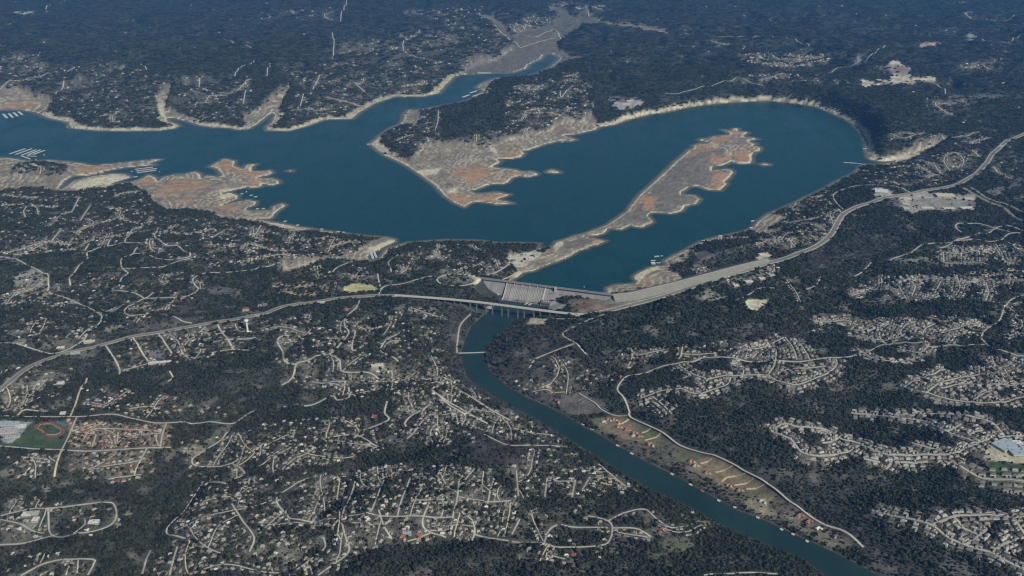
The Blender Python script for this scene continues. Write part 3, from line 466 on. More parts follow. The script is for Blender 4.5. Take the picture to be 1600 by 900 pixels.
ROADS_T = [[(819,56),(836,58),(852,51),(867,46),(882,59)], [(812,75),(837,67),(865,60)], [(920,26),(921,17),(940,16),(955,15)], [(760,38),(782,50),(805,66),(812,74)], [(136,591),(125,610),(110,650)], [(97,703),(85,745)], [(207,527),(232,565)], [(265,580),(270,590),(262,596)], [(40,740),(47,730)], [(25,650),(40,640),(75,643)], [(785,437),(797,432),(812,424)], [(1112,716),(1094,724)], [(1145,727),(1132,734),(1118,738)], [(1165,739),(1148,744),(1136,746),(1128,753)], [(1177,746),(1148,758)], [(1194,756),(1180,763),(1166,764)], [(982,655),(965,664)], [(1033,675),(1008,688)], [(1017,668),(1003,676)]]
for p in ROADS_S: road(p, (9.0 if p[0][1] < 640 else 6.8) if p[0] != (984,645) else 11.0, M_STREET if p[0] != (984,645) else M_SIDE)
for p in ROADS_T: road(p, 8.5, M_TRACK, 'dirt_track')
ov = [(713 + 30 * math.cos(a), 437.5 + 9.2 * math.sin(a)) for a in np.linspace(0, 2 * math.pi, 29)]
road(ov, 11, M_STREET, 'overlook_loop_road')
# suburban streets lined with houses: (description, pixels)
SUB = [
 ('street above bottom right slope', [(1362,797),(1390,805),(1420,810),(1457,821),(1476,836),(1490,844),(1508,851),(1530,858),(1549,863),(1566,873),(1584,882),(1640,908)]),
 ('arched bottom right street', [(1456,820),(1475,813),(1489,807),(1504,805),(1538,804),(1566,807),(1585,809),(1600,807),(1650,801)]),
 ('lane inside bottom right loop', [(1490,808),(1498,815),(1505,825),(1512,828),(1529,835)]),
 ('cul-de-sac in bottom right loop', [(1509,851),(1525,841),(1536,832),(1543,825)]),
 ('street on lower right edge', [(1585,810),(1592,820),(1598,829),(1606,842)]),
 ('spur near lower right corner', [(1552,862),(1566,852),(1580,845)]),
 ('street west of school', [(1528,694),(1510,700),(1490,708),(1474,710),(1432,711),(1397,710),(1382,709),(1360,700),(1340,692),(1317,687)]),
 ('curving valley rim street', [(1342,696),(1325,706),(1300,711),(1277,712),(1252,706),(1245,697),(1237,687),(1227,682),(1205,674)]),
 ('lane above rim street', [(1285,692),(1300,690),(1310,684)]),
 ('top lane of rim suburb', [(1205,674),(1225,662),(1250,667),(1287,670),(1317,687)]),
 ('spur below school road', [(1397,712),(1390,727),(1384,733)]),
 ('court beside forest spur', [(1350,717),(1375,722)]),
 ('court above dark ravine', [(1407,722),(1450,721)]),
 ('street past green field', [(1475,711),(1495,725),(1515,737),(1535,747),(1570,749),(1600,752),(1650,758)]),
 ('lane north of school road', [(1425,692),(1450,699),(1472,704)]),
 ('diagonal street above school', [(1330,645),(1362,648),(1400,652),(1440,657),(1470,670),(1485,676),(1510,685),(1528,693)]),
 ('uppermost street above school', [(1400,648),(1437,648),(1475,648),(1520,651),(1550,660),(1566,676)]),
 ('bulb lane above school', [(1480,673),(1490,670),(1502,662)]), ('stub by school junction', [(1510,683),(1522,676),(1535,672)]),
 ('school entry avenue', [(1528,693),(1545,686),(1560,683),(1600,681),(1650,678)]),
 (None, [(1410,607),(1432,595),(1457,585),(1477,577)]), (None, [(1447,614),(1462,602),(1482,594),(1500,590),(1530,585)]), (None, [(1522,625),(1537,615),(1550,610)]), (None, [(1440,612),(1470,620),(1505,627),(1545,629),(1580,625),(1600,620),(1650,612)]), (None, [(1550,557),(1562,574),(1590,562)]), (None, [(1530,572),(1530,585)]), (None, [(1470,606),(1510,600),(1560,600),(1600,598)]),
 (None, [(1306,561),(1307,570),(1287,586),(1262,596),(1242,601),(1215,595),(1201,586)]), (None, [(1201,585),(1210,570),(1212,547),(1200,535)]), (None, [(1245,562),(1237,540),(1227,527)]), (None, [(1265,562),(1258,548),(1243,530)]), (None, [(1384,537),(1375,527),(1376,517),(1392,505),(1395,497)]), (None, [(1325,525),(1350,528),(1375,531),(1410,525),(1407,517),(1430,502)]), (None, [(1440,525),(1445,515),(1462,505)]), (None, [(1477,537),(1485,527)]), (None, [(1452,537),(1440,550),(1400,545)]), (None, [(1470,520),(1500,512),(1535,505)]), (None, [(1340,545),(1365,560),(1400,565),(1440,560)]), (None, [(1270,500),(1290,503),(1320,500),(1340,508)]), (None, [(1375,505),(1350,515),(1330,515)]), (None, [(1220,580),(1250,575),(1290,572)]),
 (None, [(1060,570),(1082,584),(1100,590),(1105,596)]), (None, [(1104,594),(1130,587),(1162,586),(1200,586)]), (None, [(1142,572),(1160,572),(1162,580),(1160,586)]), (None, [(1142,589),(1137,600),(1112,609),(1082,614),(1065,607),(1037,610),(1015,617),(1000,622)]), (None, [(1020,620),(1035,632),(1050,647)]), (None, [(1150,560),(1165,548),(1190,543),(1225,527)]), (None, [(1175,560),(1190,550),(1200,535)]),
 (None, [(1474,394),(1475,409)]), (None, [(1502,394),(1503,409)]), (None, [(1529,390),(1531,409)]), (None, [(1556,382),(1564,394),(1571,407),(1590,412)]), (None, [(1474,410),(1502,411),(1531,411)]), (None, [(1480,395),(1520,392),(1555,390)]), (None, [(1330,462),(1360,455),(1385,450),(1400,452)]), (None, [(1375,455),(1378,440),(1372,432)]), (None, [(1425,462),(1430,448),(1425,440)]), (None, [(1440,470),(1460,458),(1470,440)]), (None, [(1490,466),(1500,448),(1495,430)]), (None, [(1540,470),(1545,455),(1540,440)]), (None, [(1400,440),(1450,436),(1500,440),(1550,436)]),
]
SUBP = [(d, road(p, 7.0, M_STREET, walk=d is not None)) for d, p in SUB]
# ------------------------------------------------------------------ the dam
M_CONC = mat('dam_concrete', (.235, .227, .222), .9, .22, .03, stretch=(1, .25, .25))
M_FACE = mat('stained_spillway_concrete', (.225, .217, .212), .9, .5, .09, stretch=(1, .05, .05))
M_CPALE = mat('pale_concrete', (.50, .48, .42), .85, .12, .1)
M_DARKC = mat('weathered_concrete', (.19, .195, .20), .9, .2, .08)
M_STEEL = mat('gate_steel', (.10, .11, .12), .6)
M_WIN = mat('window_glass', (.02, .025, .03), .15)
dam = tag(empty('dam', (A.x, A.y, 0), math.atan2(DAM_E.y, DAM_E.x)), 'long grey concrete gravity dam with gated spillway across the river gorge', 'dam')
L = DAM_L; s0, s1, s2 = .205 * L, .50 * L, 1.0 * L
toe = -56.0
def nonover(a0, a1, b):
    m = MB(); run = 1.12 * (18 - b)
    m.prism([(7, toe), (7, 32), (-3, 32), (-3, 18), (-3 - run, b), (-5 - run, toe - 2)], a0, a1); return m
for i, (a0, a1) in enumerate(((0, .05), (.05, .10), (.10, .155), (.155, .205))):
    nonover(a0 * L, a1 * L - .4, toe).build('wall_section', M_CONC, dam)
for i in range(8):
    a0 = s1 + (s2 - s1) * i / 8; nonover(a0 + .2, s1 + (s2 - s1) * (i + 1) / 8 - .2, toe).build('wall_section', M_CONC, dam)
prof = [(7, toe), (7, 20), (4, 23.5), (0, 24.5), (-5, 23), (-10, 19), (-17, 12)]
prof += [(-17 - 1.3 * (12 - z), z) for z in (-4, -20, -40)] + [(-90, -44), (-97, -47.5), (-104, -49), (-112, -49.4), (-112, toe - 4), (7, toe - 4)]
m = MB(); m.prism(prof[::-1], s0, s1); m.build('spillway_face', M_FACE, dam)
NB = 5
for i in range(NB + 1):
    x = s0 + (s1 - s0) * i / NB; m = MB()
    m.prism([(8, 10), (8, 32), (-9, 32), (-12, 24), (-14, 12), (-4, 8)], x - 2, x + 2); m.build('pier', M_CPALE, dam)
for i in range(NB):
    x0 = s0 + (s1 - s0) * i / NB + 2.3; x1 = s0 + (s1 - s0) * (i + 1) / NB - 2.3; m = MB()
    m.prism([(2 + 1.0 * math.cos(a) * 2, 27.2 + 3.2 * math.sin(a)) for a in np.linspace(0, 6.28, 9)[:-1]], x0, x1); g = m.build('gate', M_STEEL, dam)
    for xx in (x0 + 6, (x0 + x1) / 2, x1 - 6):
        q = MB(); q.box(xx - .5, xx + .5, -1.5, 0.1, 24.6, 31.0); q.build('gate_rib', M_STEEL, g)
# ribs of the stepped energy breakers down the face
for i in range(24):
    x = s0 + 8 + (s1 - s0 - 16) * i / 23; q = MB(); z0 = 2 + 5 * math.sin(i * 2.3); q.prism([(-17 - 1.3 * (12 - z0) - .1, z0 + 1.2), (-17 - 1.3 * (12 - z0), z0 - 1), (-84, -42), (-86.5, -39.6), ], x - 1.1, x + 1.1); q.build('face_rib', M_CPALE, dam)
for x in (s0, s1):
    m = MB(); pr = [(-11, 24), (-17, 18)] + [(-17 - 1.3 * (12 - z) - 1, z + 6) for z in (0, -20, -38)] + [(-92, -38), (-118, -42), (-118, toe), (-60, toe), (-20, 0), (-9, 8)]
    m.prism(pr, x - 2.4, x + 2.4); m.build('training_wall', M_CPALE, dam)
for k, (x0, l) in enumerate(((.40, 26), (.43, 26))):
    m = MB(); x = x0 * L; m.add([(x, -112, toe), (x + 3, -112, toe), (x - 14 + 3, -112 - l, toe), (x - 14, -112 - l, toe), (x, -112, -45), (x + 3, -112, -45), (x - 11, -112 - l, -45), (x - 14, -112 - l, -45)], [(3, 2, 1, 0), (4, 5, 6, 7), (0, 1, 5, 4), (1, 2, 6, 5), (2, 3, 7, 6), (3, 0, 4, 7)]); m.build('basin_wall', M_CPALE, dam)
m = MB(); m.box(0, L, -12.5, 8.5, 32.05, 34.6); deck = m.build('crest_deck', M_DARKC, dam)
m = MB(); m.box(0, L, -11, 6.8, 34.62, 34.9); m.build('crest_road', M_ASPH, deck)
for y0 in (-12.4, 7.2):
    m = MB(); m.box(0, L, y0, y0 + 1.1, 34.62, 36.4); m.build('parapet', mat('parapet_concrete', (.36, .37, .39), .9, .1, .05), deck)
m = MB(); xt = .578 * L; m.box(xt - 6, xt + 6, -19, -10.6, 8, 40); m.box(xt - 6.6, xt + 6.6, -20, -10.7, 40.05, 42); m.build('lift_tower', M_CPALE, dam)
for k, xo in enumerate((-56, -40, -30, -18)):
    m = MB(); m.box(xt + xo - 3, xt + xo + 3, 10, 18, -16, 26); m.box(xt + xo - 4, xt + xo + 4, 9, 19, 26.05, 28.5); m.build('intake_tower', M_CPALE, dam)
# powerhouse at the toe
ph = tag(empty('powerhouse', (*dampt(.515, 0), 0), math.atan2(DAM_E.y, DAM_E.x)), 'dark grey concrete powerhouse block at the foot of the dam', 'powerhouse')
m = MB(); m.box(-12, 48, -118, -78, toe, -28); m.build('wall', M_DARKC, ph)
m = MB(); m.box(-13, 49, -119, -77, -27.9, -26.5); r = m.build('roof', mat('powerhouse_roof', (.16, .165, .17), .9, .1, .1), ph)
for k in range(3):
    m = MB(); m.box(-2 + k * 16, 6 + k * 16, -104, -94, -26.4, -22); m.build('roof_unit', M_CPALE, r)
for k in range(5):
    m = MB(); m.box(-8 + k * 11, -2 + k * 11, -118.6, -118.05, -44, -32); m.build('window', M_WIN, ph)
m = MB(); m.box(49.5, 78, -110, -78, toe, -38); m.build('switchyard_deck', M_CPALE, ph)
# ------------------------------------------------------------------ swept shapes through the air
def sweep(name, P, zz, prof, m, parent=None):
    """closed profile (across, up) carried along a level path"""
    N = normals(P); k = len(prof); V = []; F = []
    for i in range(len(P)):
        for a, u in prof: V.append((P[i, 0] + N[i, 0] * a, P[i, 1] + N[i, 1] * a, zz[i] + u))
    for i in range(len(P) - 1):
        for j in range(k): F.append((i * k + j, i * k + (j + 1) % k, (i + 1) * k + (j + 1) % k, (i + 1) * k + j))
    F += [tuple(range(k))[::-1], tuple((len(P) - 1) * k + j for j in range(k))]
    b = MB(); b.v = V; b.f = F; b.m = [0] * len(F); return b.build(name, m, parent)
def air(pix, z, n=40):
    P = np.array([flat(x, y, z) for x, y in pix]); t = np.concatenate([[0], np.cumsum(np.linalg.norm(np.diff(P, axis=0), axis=1))]); u = np.linspace(0, t[-1], n)
    c = np.array([np.interp(u, t, P[:, 0]), np.interp(u, t, P[:, 1])]).T
    for _ in range(2): c[1:-1] = .25 * c[:-2] + .5 * c[1:-1] + .25 * c[2:]
    return c
BZ = 25.0
BP = air([(616,461.2),(650,463.5),(700,467.3),(750,472.3),(800,478.8),(840,484),(870,487.8),(895,490.6),(912,491.2)], BZ, 60)
bz = np.full(len(BP), BZ)
br = tag(empty('highway_bridge', (BP[30, 0], BP[30, 1], RIVER_Z)), 'high highway bridge with slender piers crossing the river below the dam', 'bridge')
def wparent(o, p): o.parent = p; o.matrix_parent_inverse = Matrix.Translation(p.location).inverted() if p.rotation_euler[2] == 0 else (Matrix.Translation(p.location) @ p.rotation_euler.to_matrix().to_4x4()).inverted(); return o
M_DECK = mat('bridge_deck_concrete', (.44, .43, .385), .9, .1, .05)
dk = wparent(sweep('deck', BP, bz, [(-13, -1.2), (13, -1.2), (13, 0), (-13, 0)], M_DECK), br)
for s in (-7, 0, 7): wparent(sweep('girder', BP, bz, [(s - 1, -4.2), (s + 1, -4.2), (s + 1, -1.25), (s - 1, -1.25)], M_DARKC), br)
for s in (-12.6, 12.6): wparent(sweep('parapet', BP, bz, [(s - .35, .02), (s + .35, .02), (s + .35, 1.4), (s - .35, 1.4)], M_CPALE), br)
wparent(sweep('median', BP, bz, [(-.4, .02), (.4, .02), (.4, .9), (-.4, .9)], M_CPALE), br)
for s in (-8.2, -4.4, 4.4, 8.2): wparent(sweep('lane_line', BP, bz, [(s - .12, .02), (s + .12, .02), (s + .12, .05), (s - .12, .05)], M_LINE), br)
bxs = project(BP[:, 0], BP[:, 1], bz)[0]; NBR = normals(BP)
for px in np.arange(670.5, 885, 12.5):
    i = int(np.argmin(np.abs(bxs - px))); g = float(zat(BP[i, 0], BP[i, 1]))
    if g > BZ - 7: continue
    m = MB()
    for s in (-7, 7): m.box(s - 1.6, s + 1.6, -2, 2, min(g, RIVER_Z) - 4 if g < RIVER_Z + 6 else g - 6, BZ - 6.4)
    m.box(-11, 11, -1.8, 1.8, BZ - 6.35, BZ - 4.25); m.box(-8.5, 8.5, -1.2, 1.2, (g + BZ) / 2 - 1.2, (g + BZ) / 2 + 1.2)
    o = m.build('pier', mat('shaded_pier_concrete', (.13, .135, .14), .9, .15, .1)); o.location = (BP[i, 0], BP[i, 1], 0); o.rotation_euler = (0, 0, math.atan2(NBR[i, 1], NBR[i, 0])); bpy.context.view_layer.update(); wparent(o, br)  # pier colour darkened to carry the shade the piers stand in
LP = air([(713,551.8),(722,551.5),(740,551),(762,550.2)], RIVER_Z + 5, 12); lz = np.full(12, RIVER_Z + 5.0)
lb = tag(empty('low_water_bridge', (LP[6, 0], LP[6, 1], RIVER_Z)), 'narrow pale low bridge crossing the green river downstream of the dam', 'bridge')
wparent(sweep('deck', LP, lz, [(-4, -1.2), (4, -1.2), (4, 0), (-4, 0)], M_CPALE), lb)
for s in (-3.8, 3.8): wparent(sweep('kerb', LP, lz, [(s - .25, .02), (s + .25, .02), (s + .25, .6), (s - .25, .6)], M_CPALE), lb)
for i in range(1, 11):
    m = MB(); m.box(LP[i, 0] - 1, LP[i, 0] + 1, LP[i, 1] - 3, LP[i, 1] + 3, RIVER_Z - 6, RIVER_Z + 3.75); wparent(m.build('pier', M_DARKC), lb)
EP = air([(957,460),(985,457.6),(1020,449),(1060,439.5),(1120,423.5),(1165,411),(1200,401.5)], CREST_Z, 50); ez = np.interp(np.linspace(0, 1, 50), [0, .75, 1], [CREST_Z, CREST_Z - 2, CREST_Z - 12])
eb = tag(empty('earth_embankment', (EP[25, 0], EP[25, 1], 10)), 'grass and gravel earth embankment curving away from the concrete dam', 'embankment')
wparent(sweep('slope', EP, ez, [(-7, 0), (-82, -31), (-82, -50), (70, -50), (70, -29), (7, 0)], mat('embankment_gravel', (.255, .248, .215), .95, .14, .03)), eb)
wparent(sweep('crest_track', EP, ez, [(-4, .05), (4, .05), (4, .5), (-4, .5)], mat('gravel_track', (.46, .44, .36), .95, .12, .05)), eb)
mark(EP[:, 0], EP[:, 1], 70, 2); mark(BP[:, 0], BP[:, 1], 30, 1)
# ------------------------------------------------------------------ water tower
x, y, z = (float(v[0]) for v in G(387, 518))
wt = tag(empty('water_tower', (x, y, z)), 'tall white pedestal water tower beside the left highway', 'water tower')
M_WT = mat('tower_white_paint', (.62, .64, .66), .5, .05, .1)
m = MB(); m.lathe([(9.5, -2), (9.3, 1), (5.6, 6), (5.2, 12), (5.2, 58), (5.6, 60)], 20); m.build('pedestal', M_WT, wt)
m = MB(); m.lathe([(5.7, 60), (11, 65), (13.5, 69), (13.8, 73), (12, 76.5), (7, 78.5), (.1, 79)], 24); tk = m.build('tank', M_WT, wt)
m = MB(); m.cyl(0, 0, .7, .6, 78.9, 82, 8); m.build('vent', M_STEEL, tk)
m = MB(); m.box(-1.2, 1.2, -10, -9.2, -1, 3); m.build('door', M_STEEL, wt)
mark([x], [y], 16, 2)
# ------------------------------------------------------------------ docks and boats
M_DROOF = mat('dock_metal_roof', (.60, .64, .66), .45, .08, .1); M_DDECK = mat('dock_planks', (.36, .33, .28), .9, .15, .3); M_RED = mat('red_metal_roof', (.38, .07, .06), .5)
def dock(p0, p1, w, label, group=None, z=0.0, name='covered_dock', roof=None, h=5.0):
    a = np.array(flat(*p0, z)); b = np.array(flat(*p1, z)); c = (a + b) / 2; l = max(float(np.linalg.norm(b - a)), 6.0)
    e = tag(empty(name, (c[0], c[1], z), math.atan2(b[1] - a[1], b[0] - a[0])), label, 'dock', group)
    m = MB(); m.box(-l / 2, l / 2, -w / 2, w / 2, -.3, .7); m.build('deck', M_DDECK, e)
    m = MB(); m.prism([(-w / 2 - .6, h), (w / 2 + .6, h), (0, h + 1.6)], -l / 2 - .5, l / 2 + .5); r = m.build('roof', roof or M_DROOF, e)
    m = MB(); m.box(-l / 2, l / 2, -.4, .4, h + 1.5, h + 2); m.build('ridge_cap', M_CPALE, r)
    n = int(np.clip(l / 25, 2, 6))
    for i in range(n):
        xx = -l / 2 + .6 + (l - 1.2) * i / (n - 1)
        for s in (-1, 1): m = MB(); m.box(xx - .2, xx + .2, s * (w / 2 - .4) - .2, s * (w / 2 - .4) + .2, .72, h - .02); m.build('post', M_STEEL, e)
    return e
ORD = ['first', 'second', 'third', 'fourth', 'fifth', 'sixth', 'seventh', 'eighth', 'ninth', 'tenth', 'eleventh', 'twelfth', 'thirteenth', 'fourteenth', 'fifteenth', 'sixteenth', 'seventeenth', 'eighteenth', 'nineteenth', 'twentieth', 'twenty-first', 'twenty-second', 'twenty-third', 'twenty-fourth', 'twenty-fifth', 'twenty-sixth', 'twenty-seventh', 'twenty-eighth', 'twenty-ninth', 'thirtieth', 'thirty-first', 'thirty-second', 'thirty-third', 'thirty-fourth', 'thirty-fifth', 'thirty-sixth']
for i, (a, b) in enumerate((((5,178.5),(11,185)),((14,178),(20,184)),((21.5,176.5),(27.5,182)),((29,175),(35,180)))): dock(a, b, 26, f'{ORD[i]} white dock from the left in the far left marina', 'far left marina docks')
for i, (a, b) in enumerate((((15,241),(39,233)),((24,242),(49.5,233)),((33,243.5),(56,234.6)),((44,242.7),(63,234.6)),((52,242),(70,235.4)))): dock(a, b, 20, f'{ORD[i]} long slanting dock from the left in the herringbone marina', 'herringbone marina docks')
dock((34,244.4),(47,249), 18, 'cross dock at the shore end of the herringbone marina'); dock((42,244),(57,245), 14, 'short dock tying the herringbone marina rows together')
for i, (a, b) in enumerate((((211,265.3),(239,261.8)),((213,268),(245,263.8)),((214.5,270.7),(244,266.6)))): dock(a, b, 12, f'{ORD[i]} dock row from the top off the narrow left spit', 'dock rows off the left spit')
for i, (a, b) in enumerate((((722.5,152.5),(733,148.7)),((734,146),(745,142.2)),((737.5,151.2),(755,145.8)))): dock(a, b, 30, f'{ORD[i]} white dock from the left in the narrow upper arm', 'upper arm docks')
dock((579,394),(583,405), 16, 'left covered dock filling the small sandy cove', 'cove docks'); dock((584,393),(588,403), 14, 'right covered dock filling the small sandy cove', 'cove docks')
SM = [((133,275),(141,274.2),'on the left inlet near its bend'),((145,272.8),(151,271.8),'in the middle of the left inlet'),((155,271.2),(162,270),'at the mouth of the left inlet'),((209,277.4),(215,276.3),'beside the sand spit tip'),((99,282.6),(104,280.8),'deep in the left inlet'),
 ((376,303.5),(380,303),'nearest the yellow spit end'),((390,306),(395,305.5),'off the yellow spit in open water'),((397,308.5),(402,308),'farthest from the yellow spit'),((400,327),(405,326.5),'in the bay below the orange flats'),((409,326.8),(414,326.2),'right one of two below the orange flats'),((443,347),(448,346),'off the pale left beach'),((462,353),(467,352),'at the end of the pale left beach'),((500,358.8),(505,358.6),'along the wooded near shore'),((526,362.5),(531,362.4),'off the wooded shore houses'),((535,363.6),(539,363.6),'beside the shore houses'),((573,226.5),(579,225.5),'at the wooded peninsula point'),((601,244),(607,243),'along the peninsula beach'),((625,194.5),(630,193),'beside the small pale point'),((881,402.5),(885,402),'along the sandy bank above the dam'),((1022,401.5),(1030,401),'small one next to the moored barge'),((1173,346.5),(1178,345.5),'off the sandy right point'),((1171,357),(1176,356),'below the sandy right point'),((1096,377.5),(1106,376),'long one under the right wooded shore'),((1122,369.8),(1128,369),'under the right shore trees'),((1348,233),(1354,232.4),'under the far right cliff'),((876,222.8),(880,222.2),'at the striped far beach')]
for a, b, d in SM: dock(a, b, 11, 'small white boat dock ' + d, 'small lake docks', name='boat_dock')
RB = [(911,661.5),(925,669),(965,694.5),(987,707),(1050,739),(1079,755.5),(1097,765),(1123,780.5),(1148,791),(1184,807),(1221,825.5),(1239,833),(1261,844)]
for i, p in enumerate(RB): dock((p[0] - 2.2, p[1] + 1.6), (p[0] + 2.2, p[1] + 3.4), 9, ('red roofed boat dock on the river bank by the big lawns' if i == 6 else f'{ORD[i]} boat dock down the right river bank from the dam'), 'river boat docks', RIVER_Z, 'boat_dock', M_RED if i == 6 else None, 4.2)
dock((1017,412.5),(1023.5,412), 30, 'white roofed floating restaurant barge near the beach', name='floating_barge', h=8); dock((1017,407.6),(1024,407.4), 9, 'narrow white pontoon behind the floating barge', name='pontoon', h=3)
dock((1025.5,411.3),(1032,411.2), 5, 'gangway dock joining the floating barge to shore', name='gangway', h=3)
dock((1318,254.3),(1338,255.5), 14, 'long white fishing pier off the right shore point', name='fishing_pier', h=4); dock((1339,255.7),(1352,257.5), 8, 'walkway carrying the white pier to the right shore', name='pier_walkway', h=3)
M_HULL = mat('boat_hull', (.72, .73, .72), .3)
def boat(px, py, label, rz, z=0.0):
    x, y = flat(px, py, z); e = tag(empty('boat', (x, y, z), rz), label, 'boat', 'boats on the lake')
    m = MB(); m.add([(-7, -2.2, 0), (4, -2.2, 0), (8, 0, .4), (4, 2.2, 0), (-7, 2.2, 0), (-7, -2.6, 1.8), (4.5, -2.6, 1.9), (9.5, 0, 2.3), (4.5, 2.6, 1.9), (-7, 2.6, 1.8)], [(4, 3, 2, 1, 0), (5, 6, 7, 8, 9), (0, 1, 6, 5), (1, 2, 7, 6), (2, 3, 8, 7), (3, 4, 9, 8), (4, 0, 5, 9)]); m.build('hull', M_HULL, e)
    m = MB(); m.prism([(-2, 1.95), (2, 1.95), (1.6, 4.2), (-1.6, 4.2)], -4, 2.5); m.build('cabin', M_DROOF, e)
for i, (px, py, d) in enumerate(((69,242,'off the herringbone marina'),(56,249,'under the herringbone marina'),(249,268.5,'outside the left dock rows'),(206,268,'inside the left dock rows'),(883,404,'beside the sandy bank above the dam'),(912.5,448.5,'near the crest of the dam'),(1034,400,'past the floating barge'),(593,391,'in the sandy cove mouth'),(748,140,'in the narrow upper arm'),(105,198.5,'off the far left beach'),(385,300,'beyond the yellow spit'))): boat(px, py, 'small white motor boat ' + d, .4 + i)
# ------------------------------------------------------------------ large buildings, one by one
ROOFS = {'white': (.66, .66, .64), 'pale': (.62, .59, .49), 'yellow': (.62, .56, .36), 'blue': (.36, .43, .48), 'grey': (.22, .22, .225), 'red': (.34, .10, .07), 'tan': (.40, .34, .26), 'light': (.42, .42, .41)}
M_WALL = mat('limestone_wall', (.44, .41, .34), .9, .1, .3)
BN = [0]
def block(px, py, w, d, h, roof, label, rz=0.0, cat='building', name='commercial_building', units=2, group=None):
    x, y, z = (float(v[0]) for v in G(px, py)); e = tag(empty(name, (x, y, z), rz), label, cat, group)
    m = MB(); m.box(-w / 2, w / 2, -d / 2, d / 2, -5, h); wall = m.build('wall', M_WALL, e)
    m = MB(); m.box(-w / 2 - .5, w / 2 + .5, -d / 2 - .5, d / 2 + .5, h + .03, h + .6)
    for (a0, a1, b0, b1) in ((-w / 2 - .5, w / 2 + .5, -d / 2 - .5, -d / 2), (-w / 2 - .5, w / 2 + .5, d / 2, d / 2 + .5), (-w / 2 - .5, -w / 2, -d / 2 + .02, d / 2 - .02), (w / 2, w / 2 + .5, -d / 2 + .02, d / 2 - .02)): m.box(a0, a1, b0, b1, h + .62, h + 1.4)
    r = m.build('roof', mat('flat_roof_' + roof, ROOFS[roof], .8, .12, .08), e)
    for k in range(units):
        m = MB(); ux = -w / 2 + w * (k + .8) / (units + .6); uy = d * .2 * (-1) ** k; m.box(ux - 2, ux + 2, uy - 1.6, uy + 1.6, h + .63, h + 2.6); m.build('roof_unit', M_STEEL, r)
    nw = int(np.clip(w / 9, 1, 8))
    for k in range(nw):
        m = MB(); c = -w / 2 + w * (k + .5) / nw; m.box(c - w / nw * .32, c + w / nw * .32, -d / 2 - .12, -d / 2 - .01, .8, min(h - .8, 3.2)); m.build('window', M_WIN, e)
    gx, gy = np.meshgrid(np.arange(-w / 2, w / 2 + 4, 5), np.arange(-d / 2, d / 2 + 4, 5)); c, s = math.cos(rz), math.sin(rz)
    mark((x + gx * c - gy * s).ravel(), (y + gx * s + gy * c).ravel(), 8, 2); return e
BLK = [
 (1476.5,306,150,62,10,'yellow','big anchor store with pale yellow roof in the shopping centre',-.03),(1450,309.2,80,34,8,'light','long grey roofed shop row left of the anchor store',-.03),(1499,310.2,62,34,8,'light','shop row right of the anchor store',-.03),(1514,311.5,70,45,8,'pale','corner block at the right end of the shopping centre',-.2),(1449,325.5,95,36,7,'pale','pale shop block along the lower left of the car park',0),(1482,326,88,36,7,'pale','pale shop block along the lower middle of the car park',0),(1510.5,325.5,100,36,7,'white','white shop block along the lower right of the car park',.1),(1415,311.3,90,34,7,'pale','pale building on the left pad by the highway bend',.1),(1415.5,320,52,40,8,'pale','middle pale building left of the shopping centre',-.5),(1416,326,46,28,7,'yellow','lowest yellowish building left of the shopping centre',0),(1377,299.5,100,90,9,'white','big white warehouse roof beside the loop road',-.35),
 (1570,697,95,70,9,'blue','blue grey school block with wide roof',.45),(1590,708,70,55,10,'blue','lower blue grey school wing by the courtyard',.05),(1586,693,60,24,8,'white','white upper school wing behind the car park',.05),(1600,701,40,40,11,'light','tall grey school hall at the right edge',.05),
 (13,664,90,34,8,'blue','blue roofed school building north of the left car park',.05),(12,675,80,44,9,'light','large pale school building beside the running track',.15),(33,668,46,24,8,'white','small white school block nearest the running track',.3),(20,684,62,18,6,'light','low pale school wing along the bottom of the car park',.15),(98.5,647,24,20,7,'white','white boxy building by the yellow road junction',.1),
 (502,473.5,44,16,8,'pale','long pale roofed shop just below the left highway',.05),(414,478,26,40,8,'grey','first grey hall of three along the left highway',.2),(406,480,22,36,8,'light','second hall of three along the left highway',.2),(384,484,36,26,8,'red','reddish roofed shop above the highway tower',.2),(401.5,494,26,18,7,'tan','tan roofed shop right of the water tower',.1),(250,567,118,16,6,'white','very long white roofed shed on the left slope',.18),(140,534,60,20,7,'pale','pale roofed store beside the left highway curve',.3),(95,544,40,16,7,'white','white store above the left highway curve',.2),(118,552,50,22,7,'light','low grey store below the left highway curve',.3),(95,600,32,22,7,'white','white roofed building in the lower left clearing',.05),
 (42,805,34,24,7,'white','white roofed hall left of the dirt loop',.05),(53,803,40,20,7,'light','wide pale hall left of the dirt loop',.05),(56,813,24,24,7,'white','small white hall beside the dirt loop road',.05),(147,817,40,20,7,'white','white roofed building inside the dirt loop',.1),(590,572,64,22,7,'pale','pale building on the cleared pad above the ravine',.2),(636,834,34,14,7,'blue','bluish roofed building in the bottom centre grove',0),(1170,441,50,26,8,'white','white roofed campus hall near the highway',.3),(1190,436,40,22,8,'pale','pale campus hall under the highway curve',.3),(1206,431,40,24,8,'light','right campus hall under the highway curve',.2),(1150,447,34,22,7,'pale','small campus hall at the clearing edge',.2),(1190,398,46,22,7,'white','white clubhouse on the pale lot above the embankment',.3),(825,398,30,14,6,'white','long white park shelter on the point above the dam',.4),
 (980,163.5,130,40,8,'white','brilliant white flat roof complex on the far hill',.06),(984,158,80,30,8,'white','upper white wing of the far hill complex',.1),(1400,122,160,60,14,'pale','pale terraced resort building on the far right ridge',.05),(1372,126,80,50,12,'yellow','yellowish resort block at the ridge end',.1),(1352,130,90,50,14,'pale','leftmost resort block above the cliff',-.2),(1451,121,60,40,10,'yellow','small pale building on the ridge road',0),
]
for (px, py, w, d, h, c, lab, rz) in BLK: block(px, py, w, d, h, c, lab, rz, units=3 if w > 40 else 1)
